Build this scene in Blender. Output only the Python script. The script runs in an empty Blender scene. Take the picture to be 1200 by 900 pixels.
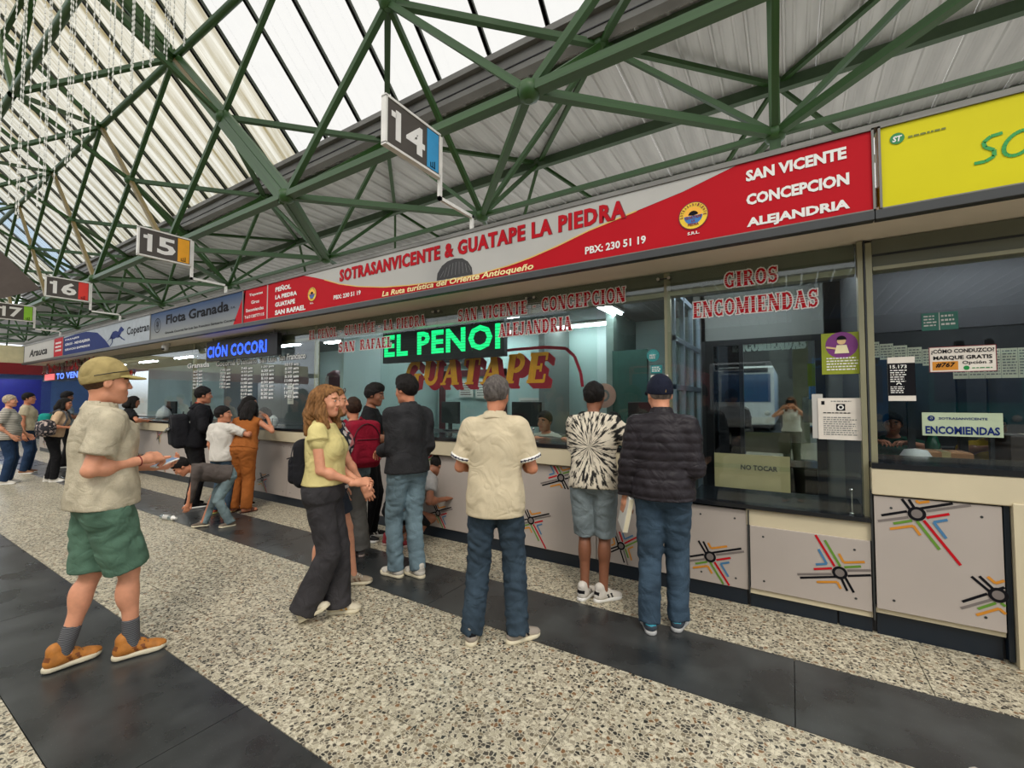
import bpy, bmesh, math, random, time
import numpy as np
from mathutils import Vector, Matrix, Euler
T0 = time.time()
random.seed(7); rng = np.random.default_rng(5)
PI = math.pi
S = bpy.context.scene
COL = S.collection
H = 1.55
def R(d): return math.radians(d)

# ------------------------------------------------------------------ camera
cam = bpy.data.cameras.new('camera'); camo = bpy.data.objects.new('camera', cam); COL.objects.link(camo)
cam.sensor_fit = 'HORIZONTAL'; cam.sensor_width = 36.0; cam.lens = 517.0/1200.0*36.0
cam.clip_start = 0.03; cam.clip_end = 300
camo.location = (0, 0, H); camo.rotation_euler = (R(90+2.2), 0, R(32.2))
S.camera = camo

# ------------------------------------------------------------------ sky, sun, exposure
W = bpy.data.worlds.new('overcast_sky'); S.world = W; W.use_nodes = True
nt = W.node_tree; nt.nodes.clear()
wo = nt.nodes.new('ShaderNodeOutputWorld'); bg = nt.nodes.new('ShaderNodeBackground')
tc = nt.nodes.new('ShaderNodeTexCoord'); sp = nt.nodes.new('ShaderNodeSeparateXYZ'); cr = nt.nodes.new('ShaderNodeValToRGB')
nt.links.new(tc.outputs['Generated'], sp.inputs[0]); nt.links.new(sp.outputs['Z'], cr.inputs['Fac'])
cr.color_ramp.elements[0].position = 0.0; cr.color_ramp.elements[0].color = (0.30, 0.29, 0.27, 1)
cr.color_ramp.elements[1].position = 0.04; cr.color_ramp.elements[1].color = (0.80, 0.86, 0.95, 1)
e = cr.color_ramp.elements.new(0.5); e.color = (1.0, 0.99, 0.97, 1)
nt.links.new(cr.outputs[0], bg.inputs[0]); bg.inputs['Strength'].default_value = 1.75
nt.links.new(bg.outputs[0], wo.inputs[0])
sun = bpy.data.lights.new('sun', 'SUN'); sun.energy = 1.35; sun.angle = R(14); sun.color = (1.0, 0.93, 0.82)
suno = bpy.data.objects.new('sun', sun); COL.objects.link(suno)
suno.rotation_euler = Vector((-0.42, 0.50, -0.80)).to_track_quat('-Z', 'Y').to_euler()
S.view_settings.view_transform = 'Standard'; S.view_settings.look = 'None'
S.view_settings.gamma = 1.0; S.view_settings.use_curve_mapping = False
S.view_settings.exposure = 0.0
S.cycles.max_bounces = 8; S.cycles.diffuse_bounces = 4; S.cycles.glossy_bounces = 4
S.cycles.transparent_max_bounces = 24; S.cycles.transmission_bounces = 4
S.cycles.caustics_reflective = False; S.cycles.caustics_refractive = False
S.cycles.sample_clamp_indirect = 6.0
S.cycles.use_denoising = True

# ------------------------------------------------------------------ materials
MATS = {}
def srgb(c):
    return tuple(((x/255.0)/12.92 if x/255.0 <= .04045 else ((x/255.0+.055)/1.055)**2.4) for x in c)
def N(nt, t, **kw):
    n = nt.nodes.new(t)
    for k, v in kw.items():
        if k.startswith('i_'): n.inputs[k[2:].replace('_', ' ')].default_value = v
        else: setattr(n, k, v)
    return n
def mat(name, c, rough=.6, metal=0, var=.08, scale=8, bump=0, bscale=60, emit=0, spec=.5, coat=0, kind=None, alpha=None, stretch=None):
    """c: sRGB 0-255 colour; var: value variation from noise; bump: fine relief"""
    if name in MATS: return MATS[name]
    m = bpy.data.materials.new(name); m.use_nodes = True; nt = m.node_tree
    b = nt.nodes['Principled BSDF']; L = nt.links.new
    col = srgb(c); b.inputs['Base Color'].default_value = (*col, 1)
    b.inputs['Roughness'].default_value = rough; b.inputs['Metallic'].default_value = metal
    b.inputs['Specular IOR Level'].default_value = spec; b.inputs['Coat Weight'].default_value = coat
    if emit:
        b.inputs['Emission Color'].default_value = (*col, 1); b.inputs['Emission Strength'].default_value = emit
    if var or bump:
        t = N(nt, 'ShaderNodeTexCoord'); src = t.outputs['Object']
        if stretch:
            mp = N(nt, 'ShaderNodeMapping'); mp.inputs['Scale'].default_value = stretch; L(src, mp.inputs[0]); src = mp.outputs[0]
    if var:
        n = N(nt, 'ShaderNodeTexNoise'); n.inputs['Scale'].default_value = scale; n.inputs['Detail'].default_value = 5
        L(src, n.inputs['Vector'])
        r = N(nt, 'ShaderNodeMapRange'); r.inputs['From Min'].default_value = .3; r.inputs['From Max'].default_value = .7
        r.inputs['To Min'].default_value = 1-var; r.inputs['To Max'].default_value = 1+var
        L(n.outputs[0], r.inputs[0])
        mx = N(nt, 'ShaderNodeVectorMath', operation='SCALE'); mx.inputs[0].default_value = col
        L(r.outputs[0], mx.inputs['Scale']); L(mx.outputs[0], b.inputs['Base Color'])
    if bump:
        n2 = N(nt, 'ShaderNodeTexNoise'); n2.inputs['Scale'].default_value = bscale; n2.inputs['Detail'].default_value = 3
        L(src, n2.inputs['Vector'])
        bp = N(nt, 'ShaderNodeBump'); bp.inputs['Strength'].default_value = bump; bp.inputs['Distance'].default_value = .01
        L(n2.outputs[0], bp.inputs['Height']); L(bp.outputs[0], b.inputs['Normal'])
    MATS[name] = m; return m
def emis(name, c, s, base=(30,30,30)):
    if name in MATS: return MATS[name]
    m = bpy.data.materials.new(name); m.use_nodes = True; b = m.node_tree.nodes['Principled BSDF']
    b.inputs['Base Color'].default_value = (*srgb(base), 1)
    b.inputs['Emission Color'].default_value = (*srgb(c), 1); b.inputs['Emission Strength'].default_value = s
    MATS[name] = m; return m
def glass(name, tint=(.86,.93,.90), refl=1.0, rough=.0, noise=None, ior=1.5):
    """thin sheet: sees through with a tint, reflects by fresnel"""
    if name in MATS: return MATS[name]
    m = bpy.data.materials.new(name); m.use_nodes = True; nt = m.node_tree; nt.nodes.clear(); L = nt.links.new
    o = N(nt, 'ShaderNodeOutputMaterial'); mx = N(nt, 'ShaderNodeMixShader'); tr = N(nt, 'ShaderNodeBsdfTransparent')
    gl = N(nt, 'ShaderNodeBsdfGlossy'); gl.inputs['Roughness'].default_value = rough; gl.inputs['Color'].default_value = (1,1,1,1)
    fr = N(nt, 'ShaderNodeFresnel'); gm = N(nt, 'ShaderNodeNewGeometry'); mi = N(nt, 'ShaderNodeMapRange')
    mi.inputs['To Min'].default_value = ior; mi.inputs['To Max'].default_value = 1/ior
    L(gm.outputs['Backfacing'], mi.inputs[0]); L(mi.outputs[0], fr.inputs['IOR'])   # same reflectance from both sides of the film
    ml = N(nt, 'ShaderNodeMath', operation='MULTIPLY'); ml.inputs[1].default_value = refl; ml.use_clamp = True
    tr.inputs['Color'].default_value = (*tint, 1)
    L(fr.outputs[0], ml.inputs[0]); L(ml.outputs[0], mx.inputs[0]); L(tr.outputs[0], mx.inputs[1]); L(gl.outputs[0], mx.inputs[2]); L(mx.outputs[0], o.inputs[0])
    if noise:
        t = N(nt, 'ShaderNodeTexCoord'); mp = N(nt, 'ShaderNodeMapping'); mp.inputs['Scale'].default_value = noise[2]
        n = N(nt, 'ShaderNodeTexNoise'); n.inputs['Scale'].default_value = 1; n.inputs['Detail'].default_value = 6; n.inputs['Roughness'].default_value = .6
        cr = N(nt, 'ShaderNodeValToRGB'); cr.color_ramp.elements[0].position = noise[3]; cr.color_ramp.elements[1].position = noise[4]
        cr.color_ramp.elements[0].color = (*noise[0], 1); cr.color_ramp.elements[1].color = (*noise[1], 1)
        L(t.outputs['Object'], mp.inputs[0]); L(mp.outputs[0], n.inputs['Vector']); L(n.outputs[0], cr.inputs[0]); L(cr.outputs[0], tr.inputs['Color'])
    MATS[name] = m; return m

def terrazzo():
    m = bpy.data.materials.new('terrazzo'); m.use_nodes = True; nt = m.node_tree; L = nt.links.new
    b = nt.nodes['Principled BSDF']; t = N(nt, 'ShaderNodeTexCoord')
    g = N(nt, 'ShaderNodeNewGeometry')
    v = N(nt, 'ShaderNodeTexVoronoi'); v.inputs['Scale'].default_value = 50; v.inputs['Randomness'].default_value = 1
    ve = N(nt, 'ShaderNodeTexVoronoi', feature='DISTANCE_TO_EDGE'); ve.inputs['Scale'].default_value = 50
    L(g.outputs['Position'], v.inputs['Vector']); L(g.outputs['Position'], ve.inputs['Vector'])
    sx = N(nt, 'ShaderNodeSeparateColor'); L(v.outputs['Color'], sx.inputs[0])
    cr = N(nt, 'ShaderNodeValToRGB'); cr.color_ramp.interpolation = 'CONSTANT'
    cols = [(0, (214,206,182)), (.18, (186,178,154)), (.34, (160,152,132)), (.48, (134,124,102)), (.60, (108,100,86)), (.72, (76,72,64)), (.84, (50,50,46)), (.93, (132,98,66))]
    el = cr.color_ramp.elements
    el[0].position = 0; el[0].color = (*srgb(cols[0][1]), 1); el[1].position = cols[1][0]; el[1].color = (*srgb(cols[1][1]), 1)
    for p, c in cols[2:]:
        x = el.new(p); x.color = (*srgb(c), 1)
    L(sx.outputs[0], cr.inputs[0])
    # cement between the chips
    er = N(nt, 'ShaderNodeValToRGB'); er.color_ramp.elements[0].position = .06; er.color_ramp.elements[1].position = .13
    L(ve.outputs['Distance'], er.inputs[0])
    n = N(nt, 'ShaderNodeTexNoise'); n.inputs['Scale'].default_value = 160; L(g.outputs['Position'], n.inputs['Vector'])
    c2 = N(nt, 'ShaderNodeValToRGB'); c2.color_ramp.elements[0].color = (*srgb((140,132,112)), 1); c2.color_ramp.elements[1].color = (*srgb((216,208,184)), 1)
    c2.color_ramp.elements[0].position = .35; c2.color_ramp.elements[1].position = .6
    L(n.outputs[0], c2.inputs[0])
    mx = N(nt, 'ShaderNodeMix', data_type='RGBA'); L(er.outputs[0], mx.inputs['Factor']); L(c2.outputs[0], mx.inputs['A']); L(cr.outputs[0], mx.inputs['B'])
    # broad wear
    n3 = N(nt, 'ShaderNodeTexNoise'); n3.inputs['Scale'].default_value = .8; n3.inputs['Detail'].default_value = 6; L(g.outputs['Position'], n3.inputs['Vector'])
    r3 = N(nt, 'ShaderNodeMapRange'); r3.inputs['From Min'].default_value = .3; r3.inputs['From Max'].default_value = .7; r3.inputs['To Min'].default_value = .78; r3.inputs['To Max'].default_value = 1.0
    L(n3.outputs[0], r3.inputs[0])
    sc = N(nt, 'ShaderNodeVectorMath', operation='SCALE'); L(mx.outputs['Result'], sc.inputs[0]); L(r3.outputs[0], sc.inputs['Scale'])
    L(sc.outputs[0], b.inputs['Base Color']); b.inputs['Roughness'].default_value = .42
    MATS['terrazzo'] = m; return m
def granite():
    m = bpy.data.materials.new('black_granite'); m.use_nodes = True; nt = m.node_tree; L = nt.links.new
    b = nt.nodes['Principled BSDF']; g = N(nt, 'ShaderNodeNewGeometry')
    n = N(nt, 'ShaderNodeTexNoise'); n.inputs['Scale'].default_value = 3; n.inputs['Detail'].default_value = 8
    v = N(nt, 'ShaderNodeTexVoronoi'); v.inputs['Scale'].default_value = 70
    L(g.outputs['Position'], n.inputs['Vector']); L(g.outputs['Position'], v.inputs['Vector'])
    cr = N(nt, 'ShaderNodeValToRGB'); cr.color_ramp.elements[0].color = (.019,.021,.022,1); cr.color_ramp.elements[1].color = (.052,.056,.056,1)
    cr.color_ramp.elements[0].position = .35; cr.color_ramp.elements[1].position = .68
    L(n.outputs[0], cr.inputs[0])
    r = N(nt, 'ShaderNodeMapRange'); r.inputs['From Min'].default_value = .04; r.inputs['From Max'].default_value = .1; r.inputs['To Min'].default_value = 1; r.inputs['To Max'].default_value = 0
    L(v.outputs['Distance'], r.inputs[0])
    mx = N(nt, 'ShaderNodeMix', data_type='RGBA'); mx.inputs['B'].default_value = (.2,.2,.19,1)
    L(r.outputs[0], mx.inputs['Factor']); L(cr.outputs[0], mx.inputs['A']); L(mx.outputs['Result'], b.inputs['Base Color'])
    b.inputs['Roughness'].default_value = .24
    rr = N(nt, 'ShaderNodeMapRange'); rr.inputs['To Min'].default_value = .16; rr.inputs['To Max'].default_value = .42; L(n.outputs[0], rr.inputs[0]); L(rr.outputs[0], b.inputs['Roughness'])
    MATS['granite'] = m; return m
terrazzo(); granite()
M = dict(
 green=mat('green_steel', (44,80,30), .45, 0, .18, 3), greenl=mat('pale_green_steel', (96,128,70), .45, 0, .15, 3),
 brownp=mat('primer_brown', (150,120,84), .6), galv=mat('galvanised', (120,118,112), .5, .3, .25, 2), dark=mat('dark_trim', (54,56,56), .4),
 black=mat('black_plastic', (20,20,22), .4), white=mat('white_paint', (225,223,215), .5), cream=mat('cream_paint', (206,194,164), .55, 0, .06, 3, .1, 200),
 greyl=mat('laminate_grey', (178,168,160), .38, 0, .04, 2), alum=mat('aluminium_bronze', (150,146,118), .4, .35, .06, 4), alumd=mat('olive_track', (104,106,90), .5, .2, .08, 3),
 navy=mat('navy_kickboard', (16,28,40), .35), red=mat('red_vinyl', (186,22,34), .6, 0, .03, 3, spec=.12), redd=mat('dark_red', (120,14,22), .45),
 whitev=mat('white_vinyl', (232,230,224), .4, 0, .02, 3), sgrey=mat('sign_grey', (186,184,178), .6, 0, .05, 2, spec=.15), yellow=mat('yellow_vinyl', (214,204,10), .45, 0, .04, 2, spec=.2),
 sgreen=mat('green_vinyl', (20,130,60), .4), sblue=mat('blue_vinyl', (26,44,104), .6, spec=.1), blackv=mat('black_vinyl', (22,22,26), .6, spec=.1),
 orange=mat('orange_vinyl', (205,135,40), .4), lime=mat('lime_vinyl', (96,140,46), .4), steel=mat('chrome', (200,200,200), .2, 1, 0),
 cement=mat('cement_base', (60,58,54), .9), paper=mat('paper', (222,214,202), .8), wallt=mat('pale_teal_wall', (184,204,198), .7, 0, .04, 2), wallg=mat('grey_wall', (120,122,118), .7, 0, .05, 2),
 walld=mat('dark_grey_wall', (62,62,64), .7), maroon=mat('maroon', (88,26,34), .5), soff=mat('soffit_cream', (246,232,214), .6, 0, .04, 2), asphalt=mat('asphalt', (92,92,94), .85, 0, .2, 2),
 tblue=mat('turquoise', (30,140,140), .7, 0, .1, 20), mgrey=mat('mid_grey', (128,128,124), .6), khaki=mat('khaki', (150,138,96), .7), beige=mat('beige', (200,180,140), .6),
)
M['terr'] = MATS['terrazzo']; M['gran'] = MATS['granite']
M['glass'] = glass('window_glass', (.93,.965,.95), .8)
M['glassi'] = glass('inner_glass', (.92,.96,.945), .4)
M['tube'] = emis('fluorescent_tube', (235,245,255), 34)

# ------------------------------------------------------------------ helpers
def tag(o, label=None, cat=None, group=None, kind=None):
    if label: o['label'] = label
    if cat: o['category'] = cat
    if group: o['group'] = group
    if kind: o['kind'] = kind
    return o
def empty(name, loc=(0,0,0), rz=0, parent=None, **kw):
    o = bpy.data.objects.new(name, None); COL.objects.link(o); o.location = loc; o.rotation_euler = (0,0,rz)
    o.empty_display_size = .1
    if parent: o.parent = parent
    return tag(o, **kw)
class MB:
    """collects geometry for one mesh"""
    def __init__(s): s.v = []; s.f = []; s.m = []; s.mats = []; s.sm = []
    def mi(s, m):
        if m not in s.mats: s.mats.append(m)
        return s.mats.index(m)
    def add(s, vs, fs, m, smooth=False):
        o = len(s.v); s.v += [tuple(map(float, v)) for v in vs]; s.f += [tuple(i+o for i in f) for f in fs]
        k = s.mi(m); s.m += [k]*len(fs); s.sm += [smooth]*len(fs); return s
    def box(s, x0, x1, y0, y1, z0, z1, m, bev=0, M4=None):
        if bev:
            c = bev
            vs = []; 
            for (z, i) in ((z0, c), (z0+c, 0), (z1-c, 0), (z1, c)):
                vs += [(x0+i+ (c if not i else 0)*0, y0+i, z), (x1-i, y0+i, z), (x1-i, y1-i, z), (x0+i, y1-i, z)]
            fs = [(3,2,1,0), (12,13,14,15)]
            for r in range(3):
                for k in range(4):
                    a = r*4+k; b = r*4+(k+1) % 4; fs.append((a, b, b+4, a+4))
        else:
            vs = [(x0,y0,z0),(x1,y0,z0),(x1,y1,z0),(x0,y1,z0),(x0,y0,z1),(x1,y0,z1),(x1,y1,z1),(x0,y1,z1)]
            fs = [(3,2,1,0),(4,5,6,7),(0,1,5,4),(1,2,6,5),(2,3,7,6),(3,0,4,7)]
        if M4 is not None: vs = [tuple(M4 @ Vector(v)) for v in vs]
        return s.add(vs, fs, m)
    def tube(s, p, q, r, m, n=8, r2=None, caps=True, smooth=True):
        p = Vector(p); q = Vector(q); d = (q-p)
        if d.length < 1e-6: return s
        d.normalize(); a = d.orthogonal().normalized(); b = d.cross(a); r2 = r if r2 is None else r2
        vs = []
        for (c, rr) in ((p, r), (q, r2)):
            for k in range(n):
                t = 2*PI*k/n; vs.append(tuple(c + a*math.cos(t)*rr + b*math.sin(t)*rr))
        s.add(vs, [(k, (k+1) % n, n+(k+1) % n, n+k) for k in range(n)], m, smooth)
        if caps: s.add(vs, [tuple(reversed(range(n))), tuple(range(n, 2*n))], m)
        return s
    def path(s, pts, r, m, n=6):
        for i in range(len(pts)-1): s.tube(pts[i], pts[i+1], r, m, n)
        return s
    def ring(s, c, r0, r1, m, y=0, n=20, t0=0, t1=2*PI):
        # flat ring in XZ facing -Y
        vs = []; full = abs(t1-t0-2*PI) < 1e-6; k = n if full else n+1
        for i in range(k):
            t = t0+(t1-t0)*i/n
            vs += [(c[0]+math.cos(t)*r0, y, c[1]+math.sin(t)*r0), (c[0]+math.cos(t)*r1, y, c[1]+math.sin(t)*r1)]
        fs = []
        for i in range(n):
            a = 2*i; b = 2*((i+1) % k); fs.append((a, a+1, b+1, b))
        return s.add(vs, fs, m)
    def poly(s, pts, m, y=0, th=0):
        # polygon in XZ facing -Y
        n = len(pts); s.add([(p[0], y, p[1]) for p in pts], [tuple(range(n))], m)
        if th:
            vs = [(p[0], y, p[1]) for p in pts]+[(p[0], y+th, p[1]) for p in pts]
            s.add(vs, [(k, (k+1) % n, n+(k+1) % n, n+k) for k in range(n)]+[tuple(range(n, 2*n))], m)
        return s
    def seg(s, p, q, w, m, y=0):
        # flat stroke in XZ
        d = Vector((q[0]-p[0], q[1]-p[1])); L = d.length
        if L < 1e-6: return s
        d /= L; a = Vector((-d.y, d.x))*w/2
        return s.add([(p[0]+a.x, y, p[1]+a.y), (p[0]-a.x, y, p[1]-a.y), (q[0]-a.x, y, q[1]-a.y), (q[0]+a.x, y, q[1]+a.y)], [(0,1,2,3)], m)
    def lathe(s, c, prof, m, n=12, axis='z', M4=None):
        vs = []
        for (r, z) in prof:
            for k in range(n):
                t = 2*PI*k/n; v = (r*math.cos(t), r*math.sin(t), z)
                if axis == 'y': v = (v[0], v[2], v[1])
                v = Vector(v)
                if M4 is not None: v = M4 @ v
                vs.append((c[0]+v[0], c[1]+v[1], c[2]+v[2]))
        fs = []
        for r in range(len(prof)-1):
            for k in range(n): a = r*n+k; b = r*n+(k+1) % n; fs.append((a, b, b+n, a+n))
        s.add(vs, fs, m, True)
        return s.add(vs, [tuple(reversed(range(n))), tuple(range((len(prof)-1)*n, len(prof)*n))], m)
    def build(s, name, parent=None, loc=None, **kw):
        me = bpy.data.meshes.new(name); me.from_pydata(s.v, [], s.f)
        for m in s.mats: me.materials.append(m)
        me.polygons.foreach_set('material_index', s.m); me.polygons.foreach_set('use_smooth', s.sm)
        me.update()
        o = bpy.data.objects.new(name, me); COL.objects.link(o)
        if parent: o.parent = parent
        if loc: o.location = loc
        return tag(o, **kw)
def inst(o, name=None, loc=None, parent=None, scale=None, rot=None):
    c = o.copy(); COL.objects.link(c)
    if name: c.name = name
    if loc is not None: c.location = loc
    if parent is not None: c.parent = parent
    if scale is not None: c.scale = scale
    if rot is not None: c.rotation_euler = rot
    return c
def copy_tree(o, parent=None):
    c = o.copy(); COL.objects.link(c)
    if parent: c.parent = parent
    for ch in list(o.children): copy_tree(ch, c)
    return c
_tc = {}
def text_geo(txt, bold=0.0, ext=0.0, shear=0.0, space=1.0, res=2):
    key = (txt, bold, ext, shear, space)
    if key in _tc: return _tc[key]
    c = bpy.data.curves.new('t', 'FONT'); c.body = txt; c.offset = bold; c.extrude = ext; c.shear = shear; c.resolution_u = res
    c.space_character = space; c.space_line = 1.0
    o = bpy.data.objects.new('t', c); m = bpy.data.meshes.new_from_object(o)
    vs = np.array([v.co[:] for v in m.vertices]); fs = [tuple(p.vertices) for p in m.polygons]
    bpy.data.objects.remove(o); bpy.data.meshes.remove(m); bpy.data.curves.remove(c)
    _tc[key] = (vs, fs); return _tc[key]
def text(mb, txt, x0, x1, z0, z1, y, m, bold=.02, shear=0, space=1.0, ext=0, z0b=None, z1b=None, M4=None):
    """lettering fitted to the box x0..x1, z0..z1 on a plane facing -Y (or through M4)"""
    vs, fs = text_geo(txt, bold, ext, shear, space)
    if len(vs) == 0: return
    a = vs.min(0); b = vs.max(0); w = (vs-a)/np.maximum(b-a, 1e-6)
    X = x0+(x1-x0)*w[:,0]; Z = z0+(z1-z0)*w[:,1]
    Y = np.full(len(vs), y) - (w[:,2]*ext*.1 if ext else 0)
    P = np.stack([X, Y, Z], 1)
    if M4 is not None: P = [tuple(M4 @ Vector(p)) for p in P]
    else: P = [tuple(p) for p in P]
    mb.add(P, fs, m)

def tline(parent, name, txt, x0, x1, z0, z1, y, m, bold=.02, shear=0, space=1.0, **kw):
    mb = MB(); text(mb, txt, x0, x1, z0, z1, y, m, bold, shear, space); return mb.build(name, parent, **kw)
# ================================================================== FLOOR
flr = MB().box(-32, 6, -9, 9, -.12, -.012, M['cement']).box(-40, 30, -40, -9, -.14, -.03, M['asphalt']).build('floor', label='terrazzo and black granite paved hall floor', kind='structure')
unit = MB().box(0, 1, 0, 1, -.012, 0, M['terr']).build('terrazzo_slab', flr)
unitg = MB().box(0, 1, 0, 1, -.012, 0, M['gran']).build('granite_slab', flr)
first = [True, True]
def slab(x0, x1, y0, y1, g):
    u = unitg if g else unit; k = 1 if g else 0
    j = .0022
    loc = (x0+j, y0+j, 0); sc = (x1-x0-2*j, y1-y0-2*j, 1)
    if first[k]: u.location = loc; u.scale = sc; first[k] = False
    else: inst(u, None, loc, flr, sc)
bands = [(3.20,5.0,0),(2.54,3.20,1),(1.575,2.54,0),(1.23,1.575,0),(.58,1.23,1),(-.39,.58,0),(-.73,-.39,0),(-1.38,-.73,1),(-2.35,-1.38,0),(-2.69,-2.35,0),(-3.34,-2.69,1),(-5.3,-3.34,0),(-9,-5.3,0)]
for (y0, y1, g) in bands:
    w = 2.36 if g else 1.575
    x = -.01-w*13 if g else -.96-w*19
    while x < 4.2:
        slab(x, x+w, y0, y1, g); x += w

# ================================================================== COUNTER
ctr = empty('ticket_counter', (-8, 3.85, 0), label='long grey laminate ticket counter with cream band and black top', cat='counter')
CX = Vector((-8, 3.85, 0))
def cpart(mb, name, parent=ctr, **kw):
    mb.v = [(v[0]-CX.x, v[1]-CX.y, v[2]-CX.z) for v in mb.v]
    return mb.build(name, parent, **kw)
# motif line work, measured on the panels (hub at 0,0; metres)
MA = [('k',-95,125,-35,25),('k',-55,125,-5,25),('k',-190,-37,-50,10),('k',10,35,250,115),('g',-210,-80,-45,-30),('g',50,25,270,93),('l',-125,-85,-25,-50),('l',0,-50,110,-225),
      ('r',50,-20,165,20),('r',35,-40,210,-310),('o',-145,-125,-20,-85),('o',-20,-85,15,-145),('o',-15,120,10,75),('o',10,75,140,115),('b',155,-20,85,-45),('b',85,-45,145,-145)]
KC = dict(k=M['blackv'], g=mat('motif_grey', (120,112,108), .4), l=M['lime'], r=M['red'], o=M['orange'], b=mat('motif_blue', (70,120,160), .4))
def clipseg(p, q, x0, x1, z0, z1):
    t0, t1 = 0.0, 1.0; d = (q[0]-p[0], q[1]-p[1])
    for pp, qq in ((-d[0], p[0]-x0), (d[0], x1-p[0]), (-d[1], p[1]-z0), (d[1], z1-p[1])):
        if abs(pp) < 1e-9:
            if qq < 0: return None
            continue
        r = qq/pp
        if pp < 0: t0 = max(t0, r)
        else: t1 = min(t1, r)
    if t0 >= t1: return None
    return ((p[0]+d[0]*t0, p[1]+d[1]*t0), (p[0]+d[0]*t1, p[1]+d[1]*t1))
def motif(par, hx, hz, rot, box, y, s=1.0, hub=True):
    mb = MB(); u = s/1350.0; c, sn = math.cos(R(rot)), math.sin(R(rot))
    f = lambda x, z: (hx+(x*c-z*sn)*u, hz+(x*sn+z*c)*u)
    for i, (k, a, b, cc, d) in enumerate(MA):
        r = clipseg(f(a, b), f(cc, d), *box)
        if r: mb.seg(r[0], r[1], .0125*s, KC[k], y-.0001*i)
    if box[0] < hx < box[1]-.02: mb.ring((hx, hz), .021*s, .036*s, KC['k'], y-.003); mb.ring((hx, hz), 0, .022*s, KC['g'], y-.0032)
    cpart(mb, 'printed_motif', par)
ww = 1.22
def panel(x0, x1, z0, z1, y, motifs, sc=[0]):
    mb = MB().box(x0+.004, x1-.004, y, y+.02, z0, z1, M['greyl'], .002)
    p = cpart(mb, 'counter_panel')
    for (sx, sz) in ((x0+.09, z1-.07), (x1-.09, z1-.07), (x0+.09, z0+.07), (x1-.09, z0+.07)):
        cpart(MB().ring((sx, sz), 0, .008, M['dark'], y-.002, 8), 'screw', p)
    for (hx, hz, rot, s) in motifs: motif(p, hx, hz, rot, (x0+.006, x1-.006, z0+.006, z1-.004), y-.002, s)
x = -.29-ww; i = 0
while x > -20:
    top = .94 if x+ww < -.72 else .71
    if i == 0: ms = [(x+.23, .37-.09, 90, 1.0), (-.56, .32, 25, 1.15), (x+.44-.0, .80, 200, 1.0)]
    elif i == 1: ms = [(-2.19, .37, 0, 1.1), (-1.86, .82, 180, 1.1)]
    else: ms = [(x+.55, .28+.04*(i % 2), 0, 1.05), (x+.28-.0, .81, 90, 1.0)]
    if i == 0:
        panel(x, -.72, .12, .93, 3.83, [(x+.23, .28, 90, 1.0), (x+.44, .80, 200, 1.0)]); panel(-.716, -.29, .12, .715, 3.83, [(-.56, .32, 0, 1.2)])
    else: panel(x, x+ww, .12, .93, 3.83, ms)
    x -= ww; i += 1
XL = x+ww
panel(-.28, .44, .145, .61, 3.81, [(.265, .37, 175, 1.2)])
panel(.455, 1.055, .185, .92, 3.79, [(.67, .83, 0, 1.25), (1.02, .40, 15, 1.2)])
panel(1.17, 1.8, .17, .90, 3.79, [(1.5, .40, 15, 1.2)])
cpart(MB().box(XL, -.72, 3.78, 3.86, .94, 1.105, M['cream'], .006), 'cream_band')
cpart(MB().box(-.30, .445, 3.825, 3.86, .61, .735, M['cream']), 'cream_band')
cpart(MB().box(.45, 2.2, 3.775, 3.86, .93, 1.105, M['cream'], .006), 'cream_band')
cpart(MB().box(-.29, -.281, 3.815, 3.86, .1, .72, M['dark']), 'joint_strip'); cpart(MB().box(.442, .452, 3.80, 3.86, .1, .95, M['dark']), 'joint_strip')
cpart(MB().box(1.06, 1.085, 3.80, 3.85, .02, .93, M['navy']), 'joint_strip')
cpart(MB().box(1.09, 1.165, 3.76, 3.86, 0, .95, M['cream'], .004), 'cream_post')
for (a, b, z) in [(XL+k*2.44, min(XL+(k+1)*2.44, -.30), .115) for k in range(8)]+[(-.285, .25, .12), (.255, .44, .13), (.46, 1.05, .17), (1.17, 2.2, .16)]:
    if b > a: cpart(MB().box(a+.003, b-.003, 3.845, 3.87, .0, z, M['navy']), 'kick_board')
cpart(MB().box(-.29, .44, 3.825, 3.865, .105, .145, M['cream']), 'cream_rail'); cpart(MB().box(.455, 1.055, 3.815, 3.865, .15, .185, M['cream']), 'cream_rail')
cpart(MB().box(XL, -.72, 3.77, 4.42, 1.105, 1.14, mat('black_counter_top', (24,26,30), .18)), 'counter_top')
cpart(MB().box(-.72, .445, 3.80, 4.5, .735, .765, MATS['black_counter_top']), 'counter_top')
cpart(MB().box(.45, 2.2, 3.77, 4.4, 1.105, 1.14, MATS['black_counter_top']), 'counter_top')
cpart(MB().box(XL, 2.2, 3.875, 3.9, 0, .73, M['walld']).box(XL, -.73, 3.87, 3.9, .7, 1.10, M['walld']).box(.45, 2.2, 3.87, 3.9, .7, 1.1, M['walld']), 'carcass')

# ================================================================== GLAZED FRONT
GY = 3.90
wn = empty('window_1', (-8, GY, 1.1), label='long glazed ticket window front above the counter', kind='structure')
CX2 = Vector((-8, GY, 1.1))
def wpart(mb, name, parent=wn, **kw):
    mb.v = [(v[0]-CX2.x, v[1]-CX2.y, v[2]-CX2.z) for v in mb.v]
    return mb.build(name, parent, **kw)
joints = [-20.2,-18.5,-17.0,-15.6,-14.2,-12.8,-11.3,-9.75,-8.6,-7.55,-6.7,-5.86,-4.7,-3.50,-2.98,-2.22,-.90]
for a, b in zip(joints[:-1], joints[1:]):
    wpart(MB().box(a+.004, b-.004, GY, GY+.006, 1.25, 2.66, M['glass']), 'glass_pane')
wpart(MB().box(-20.2, -.9, GY+.01, GY+.016, 1.143, 1.235, M['glass']), 'glass_pane')
wpart(MB().box(-.88, .40, GY-.05, GY-.044, .77, 1.06, M['glass']), 'glass_pane')
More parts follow.
